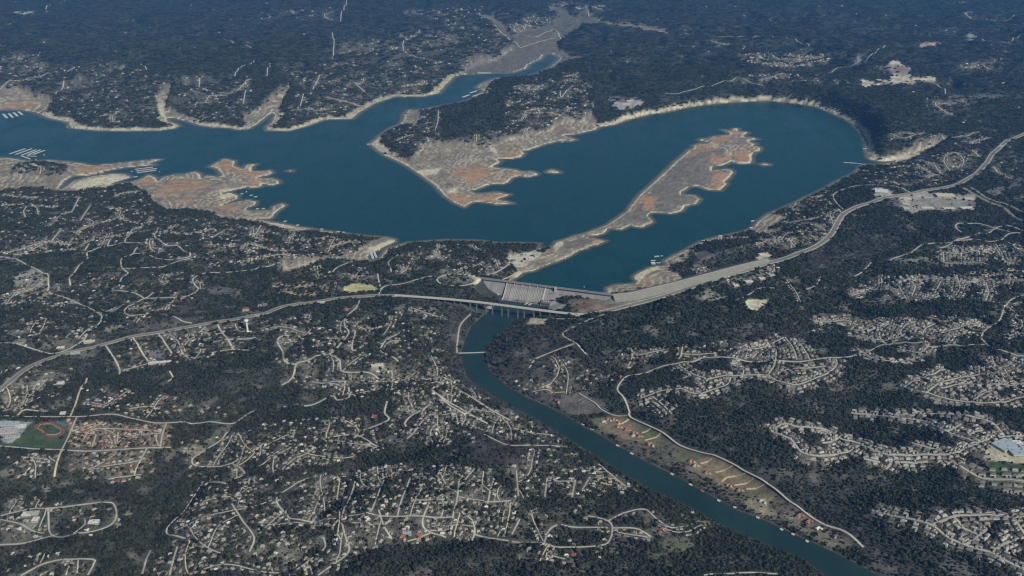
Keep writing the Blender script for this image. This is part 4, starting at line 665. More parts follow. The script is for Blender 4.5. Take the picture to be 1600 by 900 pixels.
# running track and courts
tp = [(54.5,667),(60,662),(70,660.3),(80,660.3),(86,663),(93,668),(99.5,673),(98,677),(92,680),(83,681.5),(75,681),(69,678),(64,673),(58,670),(54.5,667)]
o = ribbon('running_track', curve_pts(tp, 8), 9, mat('track_red', (.30, .085, .06), .9, .1, .1), .25); tag(o, 'oval red running track around the green school field', 'running track')
tp2 = np.array(tp); o = ribbon('infield_line', curve_pts([(77.3 + (x - 77.3) * .82, 671 + (y - 671) * .8) for x, y in tp], 8), .8, M_LINE, .3, parent=None); tag(o, 'white line around the inside of the running track', 'line')
for k, q in enumerate(([(86,659.5),(94,657),(100,660.5),(92,663.5)], [(94.5,663.8),(101,661.3),(106,664),(99,667)])):
    X, Y, _ = G([p[0] for p in q], [p[1] for p in q]); zc = zat(X, Y).max() + .6; me = bpy.data.meshes.new('tennis_court'); b = MB(); b.add([(X[i], Y[i], zc - 1.5) for i in range(4)] + [(X[i], Y[i], zc) for i in range(4)], [(3, 2, 1, 0), (4, 5, 6, 7), (0, 1, 5, 4), (1, 2, 6, 5), (2, 3, 7, 6), (3, 0, 4, 7)])
    tag(b.build('tennis_court', mat('court_blue', (.10, .17, .22), .8, .08, .1)), ('left' if k == 0 else 'right') + ' blue tennis court beside the red running track', 'tennis court')
# ------------------------------------------------------------------ houses
def house_parts(kind):
    """walls, roof, chimney, garage door, driveway as (verts, faces)"""
    W = MB(); R = MB(); Cm = MB(); Gd = MB(); Dr = MB()
    def hip(m, x0, x1, y0, y1, z, h, o=.7):
        x0 -= o; x1 += o; y0 -= o; y1 += o; k = min(x1 - x0, y1 - y0) / 2 * .92
        if x1 - x0 >= y1 - y0: r0, r1 = (x0 + k, (y0 + y1) / 2), (x1 - k, (y0 + y1) / 2)
        else: r0, r1 = ((x0 + x1) / 2, y0 + k), ((x0 + x1) / 2, y1 - k)
        V = [(x0, y0, z), (x1, y0, z), (x1, y1, z), (x0, y1, z), (*r0, z + h), (*r1, z + h)]
        Fs = [(0, 1, 5, 4), (1, 2, 5), (2, 3, 4, 5), (3, 0, 4)] if x1 - x0 >= y1 - y0 else [(0, 1, 4), (1, 2, 5, 4), (2, 3, 5), (3, 0, 4, 5)]
        m.add(V, Fs + [(3, 2, 1, 0)])
    if kind == 0:
        W.box(-9.5, 9.5, -5.5, 6.5, -3, 3.3); hip(R, -9.5, 9.5, -5.5, 6.5, 3.32, 3.6); Cm.box(4, 5.3, 2, 3.2, 4.5, 8); Gd.box(2.5, 8, -5.62, -5.52, 0, 2.6); Dr.box(2.2, 8.2, -16, -5.7, -1.2, .12)
    elif kind == 1:
        W.box(-9, 8, -2, 7, -3, 3.3); W.box(1.5, 8.6, -9, -2.02, -3, 3.2); hip(R, -9, 8, -2, 7, 3.32, 3.8); hip(R, 1.5, 8.6, -9, -1, 3.22, 2.9); Cm.box(-6, -4.8, 3, 4.2, 4.5, 8.2); Gd.box(2.6, 7.6, -9.12, -9.02, 0, 2.6); Dr.box(2.2, 8.0, -16.5, -9.2, -1.2, .12)
    elif kind == 2:
        W.box(-7.5, 7.5, -5, 5.5, -3, 6.2); hip(R, -7.5, 7.5, -5, 5.5, 6.22, 3.4); W.box(-12, -7.52, -5, 2, -3, 3.0); hip(R, -12, -7, -5, 2, 3.02, 1.9); Cm.box(3, 4.2, 3.4, 4.6, 7, 11); Gd.box(-11.6, -8, -5.12, -5.02, 0, 2.5); Dr.box(-12, -7.5, -16, -5.2, -1.2, .12)
    else:                                    # gabled cottage
        W.box(-7, 7, -4, 4, -3, 2.9); R.prism([(-4.8, 2.92), (4.8, 2.92), (0, 5.6)], -7.8, 7.8); W.box(-3, 2.5, 4.02, 8, -3, 2.7); R.prism([(-3.6, 2.72), (3.1, 2.72), (-.2, 4.4)], 4.4, 8.6, 'y'); Cm.box(-5, -4, .6, 1.6, 4, 7); Gd.box(3, 6, -4.12, -4.02, 0, 2.4); Dr.box(2.6, 6.6, -15, -4.2, -1.2, .12)
    return W, R, Cm, Gd, Dr
KINDS = [house_parts(k) for k in range(4)]
ROOFC = {'grey': (.185, .18, .165), 'brown': (.155, .135, .11), 'pale grey': (.36, .35, .32), 'white': (.60, .585, .54), 'red tiled': (.31, .135, .085), 'dark grey': (.105, .105, .11), 'tan': (.36, .31, .23), 'bright red': (.31, .075, .06)}
WALLC = [(.46, .43, .36), (.40, .35, .29), (.55, .53, .48), (.33, .27, .23)]
H = []      # dicts: x y z rz kind roof scale label
def place(x, y, rz, kind, roof, sc, need=9.0, label=None, **kw):
    if occ(x, y) == 2 or grid(LAKE_M | RIV_M, x, y) or grid(onband, x, y): return None
    if kw.pop('check', True) and any(occ(x + need * c, y + need * s) >= 3 for c, s in ((1, 0), (-1, 0), (0, 1), (0, -1), (.7, .7), (-.7, .7), (.7, -.7), (-.7, -.7))): return None
    if occ(x, y) >= 3: return None
    h = dict(x=x, y=y, z=float(zat(x, y)), rz=rz, kind=kind, roof=roof, sc=sc, label=label, **kw); H.append(h); mark([x], [y], 5.5 * sc, 3); return h
# estates by the river
EST = [(1080,721.5,'red tiled',1.5,'sprawling red tiled mansion at the top of the big lawns'),(1086,729,'tan',1.5,'tan unfinished mansion on the upper lawn'),(1104,739.5,'red tiled',1.35,'red tiled villa on the first narrow lawn by the river'),(1126,752.5,'red tiled',1.3,'red tiled villa on the second narrow lawn'),(1138,758.5,'red tiled',1.3,'red tiled villa on the third narrow lawn'),(1155,766.5,'red tiled',1.35,'red tiled villa on the fourth narrow lawn'),(1191,784,'pale grey',1.6,'pale grey mansion below the lawns by the river'),(1249,807,'red tiled',1.7,'dark red tiled mansion beside the river road bend'),(1264,816,'red tiled',1.6,'orange tiled mansion next to the river road'),(1279,826.5,'white',1.4,'white roofed house past the orange mansion'),(1307,839,'dark grey',1.4,'dark roofed house near the end of the river road'),
 (943,659,'tan',1.2,'tan house at the left end of the riverside row'),(951,656,'red tiled',1.3,'first red tiled villa of the riverside row'),(960,656,'red tiled',1.3,'second red tiled villa of the riverside row'),(968.5,660.5,'red tiled',1.3,'third red tiled villa of the riverside row'),(967,667,'red tiled',1.3,'lower red tiled villa of the riverside row'),(979,672.5,'red tiled',1.4,'middle red tiled villa of the riverside row'),(988.5,681.5,'pale grey',1.2,'pale roofed villa among red ones by the river'),(991,676,'red tiled',1.3,'upper right red tiled villa of the riverside row'),(999,682.5,'red tiled',1.3,'last red tiled villa of the riverside row'),(1016,695,'red tiled',1.7,'large lone red tiled mansion in the grey riverside wood'),
 (1006.5,820,'bright red',1.2,'orange red roofed house on the bottom centre loop'),(1033,827.5,'bright red',1.1,'dark red roofed house near the terraced slope'),(896,867,'bright red',1.2,'dark red roofed house in the bottom woods'),(654,838,'red tiled',1.5,'orange roofed house at the edge of the bottom woods'),(630,840,'red tiled',1.4,'left orange roofed house by the bottom woods'),(585,652,'bright red',1.6,'pink red roofed house beside the dark ravine pool'),(970,589,'bright red',1.3,'red roofed house above the curving collector road'),(181,434,'bright red',1.4,'red roofed house alone on the left hillside'),(285,467,'red tiled',1.4,'orange roofed house on the upper left curve'),(249,485,'red tiled',1.4,'orange roofed house inside the left hairpin'),(275,558,'bright red',1.1,'small red roofed house by the long white shed'),(541,484,'red tiled',1.6,'large orange roofed house below the left highway'),(362,357,'bright red',1.5,'red roofed house near the orange flats'),(870,627,'bright red',1.3,'red roofed house on the right river bank')]
for px, py, rf, sc, lab in EST:
    X, Y, _ = G(px, py); place(float(X[0]), float(Y[0]), rng.uniform(-.5, .5) + (.6 if px > 900 else 0), 1 if sc > 1.2 else 0, rf, sc, 6, lab, own=True, check=False)
ROW2 = []
for si, (desc, P) in enumerate(SUBP):
    if P is None: continue
    N = normals(P); ds = np.concatenate([[0], np.cumsum(np.linalg.norm(np.diff(P, axis=0), axis=1))])
    for side in (-1, 1):
        s = 12.0; k = 0
        while s < ds[-1] - 6:
            i = min(int(np.searchsorted(ds, s)), len(P) - 1); q = P[i] + N[i] * side * 18.5
            px, py = project(q[0], q[1], zat(q[0], q[1]))
            h = place(float(q[0]), float(q[1]), math.atan2(N[i, 1], N[i, 0]) + (math.pi / 2 if side < 0 else -math.pi / 2) + rng.normal(0, .06), int(rng.choice([0, 0, 1, 1, 2])), str(rng.choice(['grey', 'grey', 'brown', 'pale grey', 'dark grey', 'pale grey'])), rng.uniform(1.12, 1.3), 10, None, street=si, side=side)
            if h: k += 1; h['k'] = k; mark([h['x']], [h['y']], 17, 1)
            if h and rng.random() < .75: q2 = P[i] + N[i] * side * 40.0; ROW2.append((float(q2[0]), float(q2[1]), h['rz'] + math.pi))
            s += rng.uniform(20.5, 23.5)
for x, y, rz in ROW2:
    if place(x, y, rz, int(rng.choice([0, 0, 1, 1, 2])), str(rng.choice(['grey', 'brown', 'pale grey', 'pale grey', 'grey'])), rng.uniform(1.05, 1.25), 11): mark([x], [y], 15, 1)
# scattered neighbourhoods: (pixel outline, how many, roofs)
MIX = ['white', 'pale grey', 'grey', 'grey', 'pale grey', 'brown', 'tan', 'dark grey', 'brown']; RED = ['red tiled', 'red tiled', 'red tiled', 'tan', 'pale grey', 'brown']; SUBR = ['grey', 'pale grey', 'pale grey', 'brown', 'white']
AREAS = [([(0,2),(520,2),(520,88),(400,92),(250,100),(100,90),(0,85)], 34, MIX), ([(960,2),(1600,2),(1600,112),(1480,110),(1320,82),(1150,78),(1000,44)], 44, MIX), ([(940,60),(1140,64),(1150,118),(1040,140),(960,140),(930,110)], 14, MIX), ([(1420,130),(1600,120),(1600,190),(1500,200),(1440,180)], 24, MIX), ([(1560,228),(1600,222),(1600,330),(1540,280)], 16, MIX), ([(1220,430),(1330,420),(1320,480),(1220,480)], 12, MIX), ([(50,100),(150,95),(260,118),(395,120),(395,185),(300,188),(255,150),(240,190),(115,192),(60,160)], 210, MIX), ([(430,100),(560,92),(690,92),(700,122),(660,142),(560,175),(500,180),(450,190),(440,165),(470,140)], 190, MIX), ([(525,62),(640,50),(720,35),(780,40),(795,75),(760,95),(720,105),(640,88),(530,88)], 120, MIX), ([(592,212),(630,195),(650,172),(690,168),(685,225),(640,235)], 45, MIX), ([(690,225),(780,200),(790,222),(740,228)], 14, MIX), ([(790,140),(850,120),(925,125),(928,180),(880,188),(830,205),(790,212)], 170, ['white', 'pale grey', 'white', 'grey', 'red tiled', 'tan']), ([(880,112),(905,115),(900,128),(880,126)], 16, RED), ([(800,134),(845,132),(842,140),(800,146)], 16, ['pale grey', 'red tiled']),
 ([(1150,82),(1230,84),(1305,84),(1300,96),(1260,104),(1200,104),(1160,96)], 190, ['red tiled', 'pale grey', 'white', 'tan', 'pale grey']), ([(1140,125),(1200,112),(1260,118),(1335,130),(1300,132),(1200,124),(1150,132)], 40, MIX), ([(790,40),(830,25),(870,30),(850,45),(810,55)], 60, MIX), ([(900,10),(945,8),(942,14),(900,14)], 22, MIX), ([(940,30),(1010,42),(1000,46),(950,38)], 16, MIX), ([(0,90),(60,80),(80,100),(60,130),(0,135)], 40, MIX), ([(640,15),(760,10),(800,20),(700,40)], 50, MIX), ([(400,20),(430,35),(500,28),(520,10)], 10, MIX), ([(1500,95),(1570,92),(1560,112),(1500,108)], 24, ['grey', 'tan']), ([(1380,215),(1420,205),(1560,205),(1540,225),(1470,225),(1400,222)], 30, MIX),
 ([(0,300),(130,300),(215,292),(235,318),(265,340),(330,342),(420,352),(480,368),(490,400),(440,410),(300,420),(200,378),(130,390),(0,400)], 820, MIX), ([(20,252),(100,258),(95,272),(20,276)], 22, MIX), ([(440,362),(540,372),(600,378),(560,392),(520,402),(440,412)], 95, MIX), ([(620,386),(700,380),(790,386),(770,400),(700,425),(610,428)], 120, MIX), ([(690,425),(790,400),(800,412),(760,428)], 36, MIX), ([(424,446),(450,440),(500,434),(530,440),(522,458),(470,462),(430,456)], 58, RED), ([(470,415),(560,412),(585,432),(540,440),(480,432)], 40, MIX),
 ([(70,430),(190,425),(330,430),(300,470),(230,500),(170,520),(120,530),(60,550),(0,540),(0,440)], 330, MIX), ([(170,532),(330,510),(420,500),(410,545),(330,560),(190,580)], 150, MIX), ([(310,340),(420,360),(430,400),(320,395)], 60, MIX), ([(400,500),(540,482),(690,480),(700,560),(690,600),(600,600),(560,625),(470,605),(430,560)], 420, MIX), ([(0,570),(120,570),(105,645),(0,645)], 90, MIX), ([(125,600),(220,610),(330,630),(390,650),(250,655),(130,645)], 85, ['white', 'tan', 'pale grey', 'red tiled', 'grey']), ([(105,656),(268,664),(266,698),(110,699)], 105, RED), ([(110,706),(250,706),(240,735),(200,752),(110,745)], 60, ['tan', 'red tiled', 'pale grey', 'grey']), ([(0,715),(90,710),(80,748),(0,752)], 28, MIX), ([(0,780),(70,775),(180,785),(190,830),(90,845),(0,850)], 60, MIX), ([(280,690),(400,670),(420,700),(370,750),(300,760)], 90, MIX), ([(400,660),(560,650),(620,690),(540,720),(420,740)], 190, MIX), ([(0,860),(160,865),(150,899),(0,899)], 24, MIX),
 ([(290,770),(340,750),(480,740),(560,745),(560,800),(540,899),(220,899),(262,850)], 430, MIX), ([(555,735),(640,720),(780,735),(800,790),(790,840),(700,842),(600,850),(545,880)], 330, MIX), ([(600,575),(700,585),(745,610),(880,690),(840,700),(700,660),(620,640)], 300, MIX), ([(640,600),(700,660),(760,690),(700,700),(600,680)], 70, MIX), ([(790,700),(880,702),(1000,760),(960,780),(880,780),(800,780)], 120, MIX), ([(800,800),(900,790),(980,795),(1090,800),(1100,830),(1000,845),(960,870),(800,880)], 85, MIX), ([(800,560),(870,555),(955,560),(960,600),(940,615),(860,620),(800,605)], 70, MIX), ([(940,545),(1040,540),(1045,560),(960,580)], 34, MIX), ([(1050,540),(1130,530),(1200,530),(1200,555),(1110,556),(1060,562)], 50, SUBR),
 ([(1195,335),(1250,315),(1300,292),(1305,320),(1315,330),(1290,372),(1240,388),(1180,384),(1190,360),(1225,350)], 270, MIX), ([(1340,268),(1400,258),(1470,240),(1525,232),(1535,250),(1510,278),(1440,292),(1350,286)], 210, MIX), ([(1100,376),(1180,364),(1175,372),(1110,382)], 24, MIX), ([(1050,420),(1120,410),(1100,425),(1070,430)], 8, MIX), ([(1100,430),(1215,405),(1220,430),(1160,450),(1110,450)], 26, SUBR), ([(1320,450),(1400,430),(1600,418),(1600,440),(1500,470),(1330,468)], 120, SUBR), ([(1460,385),(1600,380),(1600,415),(1470,412)], 70, SUBR), ([(1560,470),(1600,465),(1600,545),(1570,540)], 44, SUBR), ([(1260,498),(1540,492),(1540,530),(1380,532),(1270,520)], 70, SUBR), ([(1550,562),(1600,560),(1600,610),(1540,610)], 34, SUBR)]
for poly, n, roofs in AREAS[6:]:
    w = pmask(PX + RAG * 7, PY + RAG2 * 5, poly, 9) * np.clip(.55 + .9 * n2 + .4 * n3, 0, 1); colr = colr * (1 - .5 * w[..., None]) + np.array((.165, .158, .13)) * .5 * w[..., None]; cover *= 1 - .38 * w
def lane(poly, roofs, th):
    xs = [p[0] for p in poly]; ys = [p[1] for p in poly]; qx = rng.uniform(min(xs), max(xs)); qy = rng.uniform(min(ys), max(ys))
    if not inside(np.array([qx]), np.array([qy]), poly)[0]: return 0
    X, Y, _ = G(qx, qy); p0 = np.array([X[0], Y[0]])
    if occ(*p0) >= 1 or grid(bare, *p0) > .3: return 0
    k_far = 1 + max(0.0, (p0[1] - 5500) / 5000); out = [p0]
    for sgn in (1, -1):
        t = th; c = rng.normal(0, .0035); p = p0.copy(); Lm = rng.uniform(60, 210) * k_far * (1.6 if p0[1] > 13000 else 1); pts_ = []; s = 0
        while s < Lm:
            t += c * 12 + rng.normal(0, .05); p = p + sgn * 12 * np.array([math.cos(t), math.sin(t)]); s += 12; q = project(p[0], p[1], zat(p[0], p[1]))
            if not inside(np.array([q[0]]), np.array([q[1]]), poly)[0] or grid(LAKE_M | RIV_M, *p) or grid(bare, *p) > .3: break
            pts_.append(p.copy())
            if occ(*p) == 2: break
        out = out + pts_ if sgn > 0 else pts_[::-1] + out
    if len(out) < 6: return 0
    P = np.array(out); w = 4.6 * min(k_far, 2.2); o = ribbon('street', P, w, M_STREET if rng.random() < .75 else M_TRACK); tag(o, kind='structure')
    mark(P[:, 0], P[:, 1], w / 2 + 3, 2); mark(P[:, 0], P[:, 1], w / 2 + 6 + min(max(0, (p0[1] - 5000) / 280), 30), 1)
    N = normals(P); ds = np.concatenate([[0], np.cumsum(np.linalg.norm(np.diff(P, axis=0), axis=1))]); c = 0
    for side in (-1, 1):
        s = rng.uniform(4, 16)
        while s < ds[-1]:
            i = min(int(np.searchsorted(ds, s)), len(P) - 1); q = P[i] + N[i] * side * (rng.uniform(14, 21) + w / 2); s += rng.uniform(19, 34) * k_far
            if rng.random() < .12 or grid(bare, *q) > .4: continue
            if place(float(q[0]), float(q[1]), math.atan2(N[i, 1], N[i, 0]) + (math.pi / 2 if side < 0 else -math.pi / 2) + rng.normal(0, .15), int(rng.choice([0, 1, 2, 3, 3])), str(rng.choice(roofs)), rng.uniform(.72, 1.08) * (1 + .05 * max(0, (q[1] - 6000) / 1000)), 9): c += 1; mark([q[0]], [q[1]], 8 + min(max(0, (q[1] - 5000) / 260), 32), 1)
    return c
for poly, n, roofs in AREAS:
    done = 0; fails = 0
    while done < n * (.25 if poly[0][1] < 260 else .48) and fails < 40 + n // 3:
        k = lane(poly, roofs, math.pi / 2 + rng.normal(0, .28) if rng.random() < .66 else rng.normal(0, .25)); done += k; fails += (k == 0)
    n = n if poly[0][1] < 260 else max(int(n * .35), n - done)
    xs = [p[0] for p in poly]; ys = [p[1] for p in poly]; m = int(n * 5)
    qx = rng.uniform(min(xs), max(xs), m); qy = rng.uniform(min(ys), max(ys), m); ok = inside(qx, qy, poly); qx = qx[ok]; qy = qy[ok]
    X, Y, _ = G(qx, qy); c = 0
    for x, y in zip(X, Y):
        if c >= n: break
        if y < 13000 and grid(cover, x, y) < .2 and not grid(bare, x, y) < .2: continue
        if grid(bare, x, y) > .4: continue
        if place(float(x), float(y), rng.choice([-.3, .1, .5, 1.2]) + rng.normal(0, .2), int(rng.choice([0, 1, 2, 3, 3])), str(rng.choice(roofs if y < 7000 else list(roofs) + ['white', 'white', 'pale grey'])), rng.uniform(.7, 1.05) * (1 + .09 * max(0, (y - 6000) / 1000)), 10): c += 1; mark([x], [y - 4], 9 + min(max(0, (y - 5000) / 260), 32), 1)
# who is built one by one: everything with its own label, then the nearest ones on described streets and in the bottom neighbourhoods
ones = [h for h in H if h.get('own')]
cand = [h for h in H if 'street' in h and SUBP[h['street']][0]]
for h in cand: h['pxy'] = project(h['x'], h['y'], h['z'])
cand = [h for h in cand if h['pxy'][0] < 1604 and h['pxy'][1] < 905]
cand.sort(key=lambda h: h['y']); cand = cand[:300 - len(ones)]
cnt = {}
for h in sorted(cand, key=lambda h: h['pxy'][0]):
    key = (h['street'], h['side'], h['roof']); cnt[key] = cnt.get(key, 0) + 1; P = SUBP[h['street']][1]
    Nn = normals(P)[len(P) // 2] * h['side']; sidew = ('upper' if Nn[1] > 0 else 'lower') if abs(Nn[1]) > .35 else ('right' if Nn[0] > 0 else 'left')
    h['label'] = f"{ORD[min(cnt[key], 36) - 1]} {h['roof']} roofed house from left, {sidew} side of {SUBP[h['street']][0]}"; ones.append(h)
one_ids = {id(h) for h in ones}
wallm = [mat('house_wall_%d' % i, c, .9, .08, .5) for i, c in enumerate(WALLC)]; M_GD = mat('garage_door', (.6, .59, .55), .6); M_DRV = mat('driveway_concrete', (.38, .365, .32), .9, .1, .3)
roofm = {k: mat(k.replace(' ', '_') + '_shingles', c, .9, .16, .6, bump=.05) for k, c in ROOFC.items()}
HM = {}
for k in range(4):
    W, R, Cm, Gd, Dr = KINDS[k]
    for nm, mb in (('wall', W), ('roof', R), ('chimney', Cm), ('garage_door', Gd), ('driveway', Dr)): HM[k, nm] = mb.mesh(nm)
def part(name, me, m, parent, loc=None):
    key = (me.name, m.name)
    if key not in HM: c = me.copy(); c.materials.append(m); HM[key] = c
    o = bpy.data.objects.new(name, HM[key]); COL.objects.link(o); o.parent = parent; return o
for i, h in enumerate(ones):
    e = empty('house', (h['x'], h['y'], h['z'] + .3), h['rz']); e.scale = (h['sc'],) * 3
    st = h.get('street'); tag(e, h['label'], 'house', 'riverside and lone large houses' if h.get('own') else 'houses along the suburban streets')
    part('wall', HM[h['kind'], 'wall'], wallm[i % 4], e); r = part('roof', HM[h['kind'], 'roof'], roofm[h['roof']], e); part('chimney', HM[h['kind'], 'chimney'], wallm[(i + 1) % 4], r)
    part('garage_door', HM[h['kind'], 'garage_door'], M_GD, e); part('driveway', HM[h['kind'], 'driveway'], M_DRV, e)
# the rest of the town: thousands of far roofs in one mesh
V = []; F = []; FC = []; base = 0
for h in H:
    if id(h) in one_ids: continue
    c, s = math.cos(h['rz']), math.sin(h['rz']); k = KINDS[h['kind']]; wc = np.array(WALLC[int(rng.integers(4))]) * rng.uniform(.6, 1.0); rc = np.array(ROOFC[h['roof']]) * rng.uniform(.6, 1.15)
    for mb, col in ((k[0], wc), (k[1], rc)) + (((k[4], np.array((.36, .345, .30))),) if h['y'] < 6500 else ()):
        v = np.array(mb.v) * h['sc']; v = np.column_stack([h['x'] + v[:, 0] * c - v[:, 1] * s, h['y'] + v[:, 0] * s + v[:, 1] * c, h['z'] + .3 + v[:, 2]])
        V.append(v); F += [tuple(base + i for i in f) for f in mb.f]; FC += [(*col, 1)] * len(mb.f); base += len(v)
me = bpy.data.meshes.new('distant_houses'); me.from_pydata(np.vstack(V).tolist(), [], F)
bm = bmesh.new(); bm.from_mesh(me); bmesh.ops.recalc_face_normals(bm, faces=bm.faces); bm.to_mesh(me); bm.free()
at = me.attributes.new('paint', 'FLOAT_COLOR', 'FACE'); at.data.foreach_set('color', np.array(FC, np.float32).ravel())
mh = bpy.data.materials.new('house_paint'); mh.use_nodes = True; an = mh.node_tree.nodes.new('ShaderNodeAttribute'); an.attribute_name = 'paint'
mh.node_tree.links.new(an.outputs['Color'], mh.node_tree.nodes['Principled BSDF'].inputs['Base Color']); mh.node_tree.nodes['Principled BSDF'].inputs['Roughness'].default_value = .85; mh.node_tree.nodes['Principled BSDF'].inputs['Specular IOR Level'].default_value = .3
me.materials.append(mh); tag(link('distant_houses', me), 'thousands of small pale roofed houses spread through the woods', 'houses', kind='stuff')
# cleared yards round the houses
hx = np.array([h['x'] for h in H]); hy = np.array([h['y'] for h in H])
r_ = np.rint(np.interp(hy, Yr, np.arange(NR))).astype(int); c_ = np.rint((hx / Wd(hy) + 1) / 2 * (NC - 1)).astype(int)
for dr_ in (-1, 0, 1):
    for dc_ in (-2, -1, 0, 1, 2):
        rr = np.clip(r_ + dr_, 0, NR - 1); cc = np.clip(c_ + dc_, 0, NC - 1); np.add.at(yard, (rr, cc), (.22 if dr_ or dc_ else .4))
yard = np.clip(yard, 0, .8)
yc = np.array((.14, .132, .10)) * (1 + .5 * np.clip(n2, -1, 1))[..., None]
yw = (yard * (.55 + .4 * np.clip(perlin(GX / 25, GY / 25, 91), -1, 1)))[..., None] * (~LAKE_M & ~RIV_M)[..., None]
colr = colr * (1 - yw) + yc * yw; cover *= 1 - .35 * yard
# ------------------------------------------------------------------ cars in the shopping centre car park
carc = [mat('car_paint_%d' % i, c, .35) for i, c in enumerate(((.6, .6, .6), (.05, .05, .06), (.3, .05, .04), (.1, .14, .22), (.35, .35, .36)))]
mb = MB(); mb.prism([(-.92, .35), (.92, .35), (.95, .8), (.85, 1.0), (-.85, 1.0), (-.95, .8)], -2.3, 2.3); cb = mb.mesh('body'); mb = MB(); mb.add([(-1.5, -.8, 1.0), (1.2, -.8, 1.0), (1.2, .8, 1.0), (-1.5, .8, 1.0), (-1.0, -.68, 1.5), (.6, -.68, 1.5), (.6, .68, 1.5), (-1.0, .68, 1.5)], [(4, 5, 6, 7), (0, 1, 5, 4), (1, 2, 6, 5), (2, 3, 7, 6), (3, 0, 4, 7)]); cc2 = mb.mesh('cabin')
rowlab = {1: 'top', 2: 'second', 3: 'third', 4: 'lowest'}
for ri, py in ((1, 312.6), (2, 315.0), (3, 317.4), (4, 319.8)):
    for ci in range(13):
        px = 1450 + ci * 4.3 + .6 * ri
        if rng.random() < .2: continue
        X, Y, Zc = G(px, py); e = empty('car', (float(X[0]), float(Y[0]), float(Zc[0]) + .4), 1.57 + rng.normal(0, .03)); e.scale = (1.15,) * 3
        tag(e, f'car parked {ORD[ci]} from the left in the {rowlab[ri]} row of the shopping car park', 'car', 'cars in the shopping car park')
        part('body', cb, carc[int(rng.integers(5))], e); part('cabin', cc2, M_WIN, e)
# ------------------------------------------------------------------ terrain mesh
def grid_mesh(name, verts, quads):
    me = bpy.data.meshes.new(name); me.vertices.add(len(verts)); me.vertices.foreach_set('co', np.ascontiguousarray(verts, np.float32).ravel())
    me.loops.add(quads.size); me.loops.foreach_set('vertex_index', quads.ravel().astype(np.int32)); me.polygons.add(len(quads))
    me.polygons.foreach_set('loop_start', (np.arange(len(quads)) * 4).astype(np.int32))
    me.polygons.foreach_set('use_smooth', np.ones(len(quads), bool)); me.update(calc_edges=True); me.validate(); return me
idx = np.arange(NR * NC).reshape(NR, NC)
quads = np.stack([idx[:-1, :-1], idx[:-1, 1:], idx[1:, 1:], idx[1:, :-1]], -1).reshape(-1, 4)
V = np.stack([GX, GY, Z], -1).reshape(-1, 3)
# ground seen between far trees: the woodland itself, too fine to build beyond about 20 km
treefar = smooth(15000, 21000, GY)[..., None] * cover[..., None]
colr = colr * (1 - treefar) + np.array((.030, .036, .028)) * (1 + .5 * np.clip(n2 + n3, -1, 1))[..., None] * treefar
lakebed = (LAKE_M | RIV_M)[..., None]; colr = np.where(lakebed, np.array((.16, .14, .10)), np.clip(colr, .01, .85))
me = grid_mesh('terrain', V, quads)
at = me.attributes.new('cover', 'FLOAT_COLOR', 'POINT'); at.data.foreach_set('color', np.concatenate([colr, np.ones(GX.shape + (1,))], -1).astype(np.float32).ravel())
mt = bpy.data.materials.new('ground'); mt.use_nodes = True; N = mt.node_tree.nodes; Lk = mt.node_tree.links; b = N['Principled BSDF']
b.inputs['Roughness'].default_value = .95; b.inputs['Specular IOR Level'].default_value = .1
an = N.new('ShaderNodeAttribute'); an.attribute_name = 'cover'; tc = N.new('ShaderNodeTexCoord')
nz = N.new('ShaderNodeTexNoise'); nz.inputs['Scale'].default_value = .06; nz.inputs['Detail'].default_value = 7; nz.inputs['Roughness'].default_value = .7
nzl = N.new('ShaderNodeTexNoise'); nzl.inputs['Scale'].default_value = .012; nzl.inputs['Detail'].default_value = 8; nzl.inputs['Roughness'].default_value = .7
mr = N.new('ShaderNodeMapRange'); mr.inputs['From Min'].default_value = .3; mr.inputs['From Max'].default_value = .7; mr.inputs['To Min'].default_value = .68; mr.inputs['To Max'].default_value = 1.34
mr2 = N.new('ShaderNodeMapRange'); mr2.inputs['From Min'].default_value = .3; mr2.inputs['From Max'].default_value = .7; mr2.inputs['To Min'].default_value = .72; mr2.inputs['To Max'].default_value = 1.28
mu = N.new('ShaderNodeMath'); mu.operation = 'MULTIPLY'; mx = N.new('ShaderNodeMix'); mx.data_type = 'RGBA'; mx.blend_type = 'MULTIPLY'; mx.inputs['Factor'].default_value = 1
for q in (nz, nzl): Lk.new(tc.outputs['Object'], q.inputs['Vector'])
Lk.new(nz.outputs['Fac'], mr.inputs['Value']); Lk.new(nzl.outputs['Fac'], mr2.inputs['Value']); Lk.new(mr.outputs['Result'], mu.inputs[0]); Lk.new(mr2.outputs['Result'], mu.inputs[1])
Lk.new(an.outputs['Color'], mx.inputs[6]); Lk.new(mu.outputs['Value'], mx.inputs[7]); Lk.new(mx.outputs[2], b.inputs['Base Color'])
bp = N.new('ShaderNodeBump'); bp.inputs['Strength'].default_value = .9; bp.inputs['Distance'].default_value = 5.0
Lk.new(nz.outputs['Fac'], bp.inputs['Height']); Lk.new(bp.outputs['Normal'], b.inputs['Normal'])
me.materials.append(mt); tag(link('terrain', me), kind='structure')
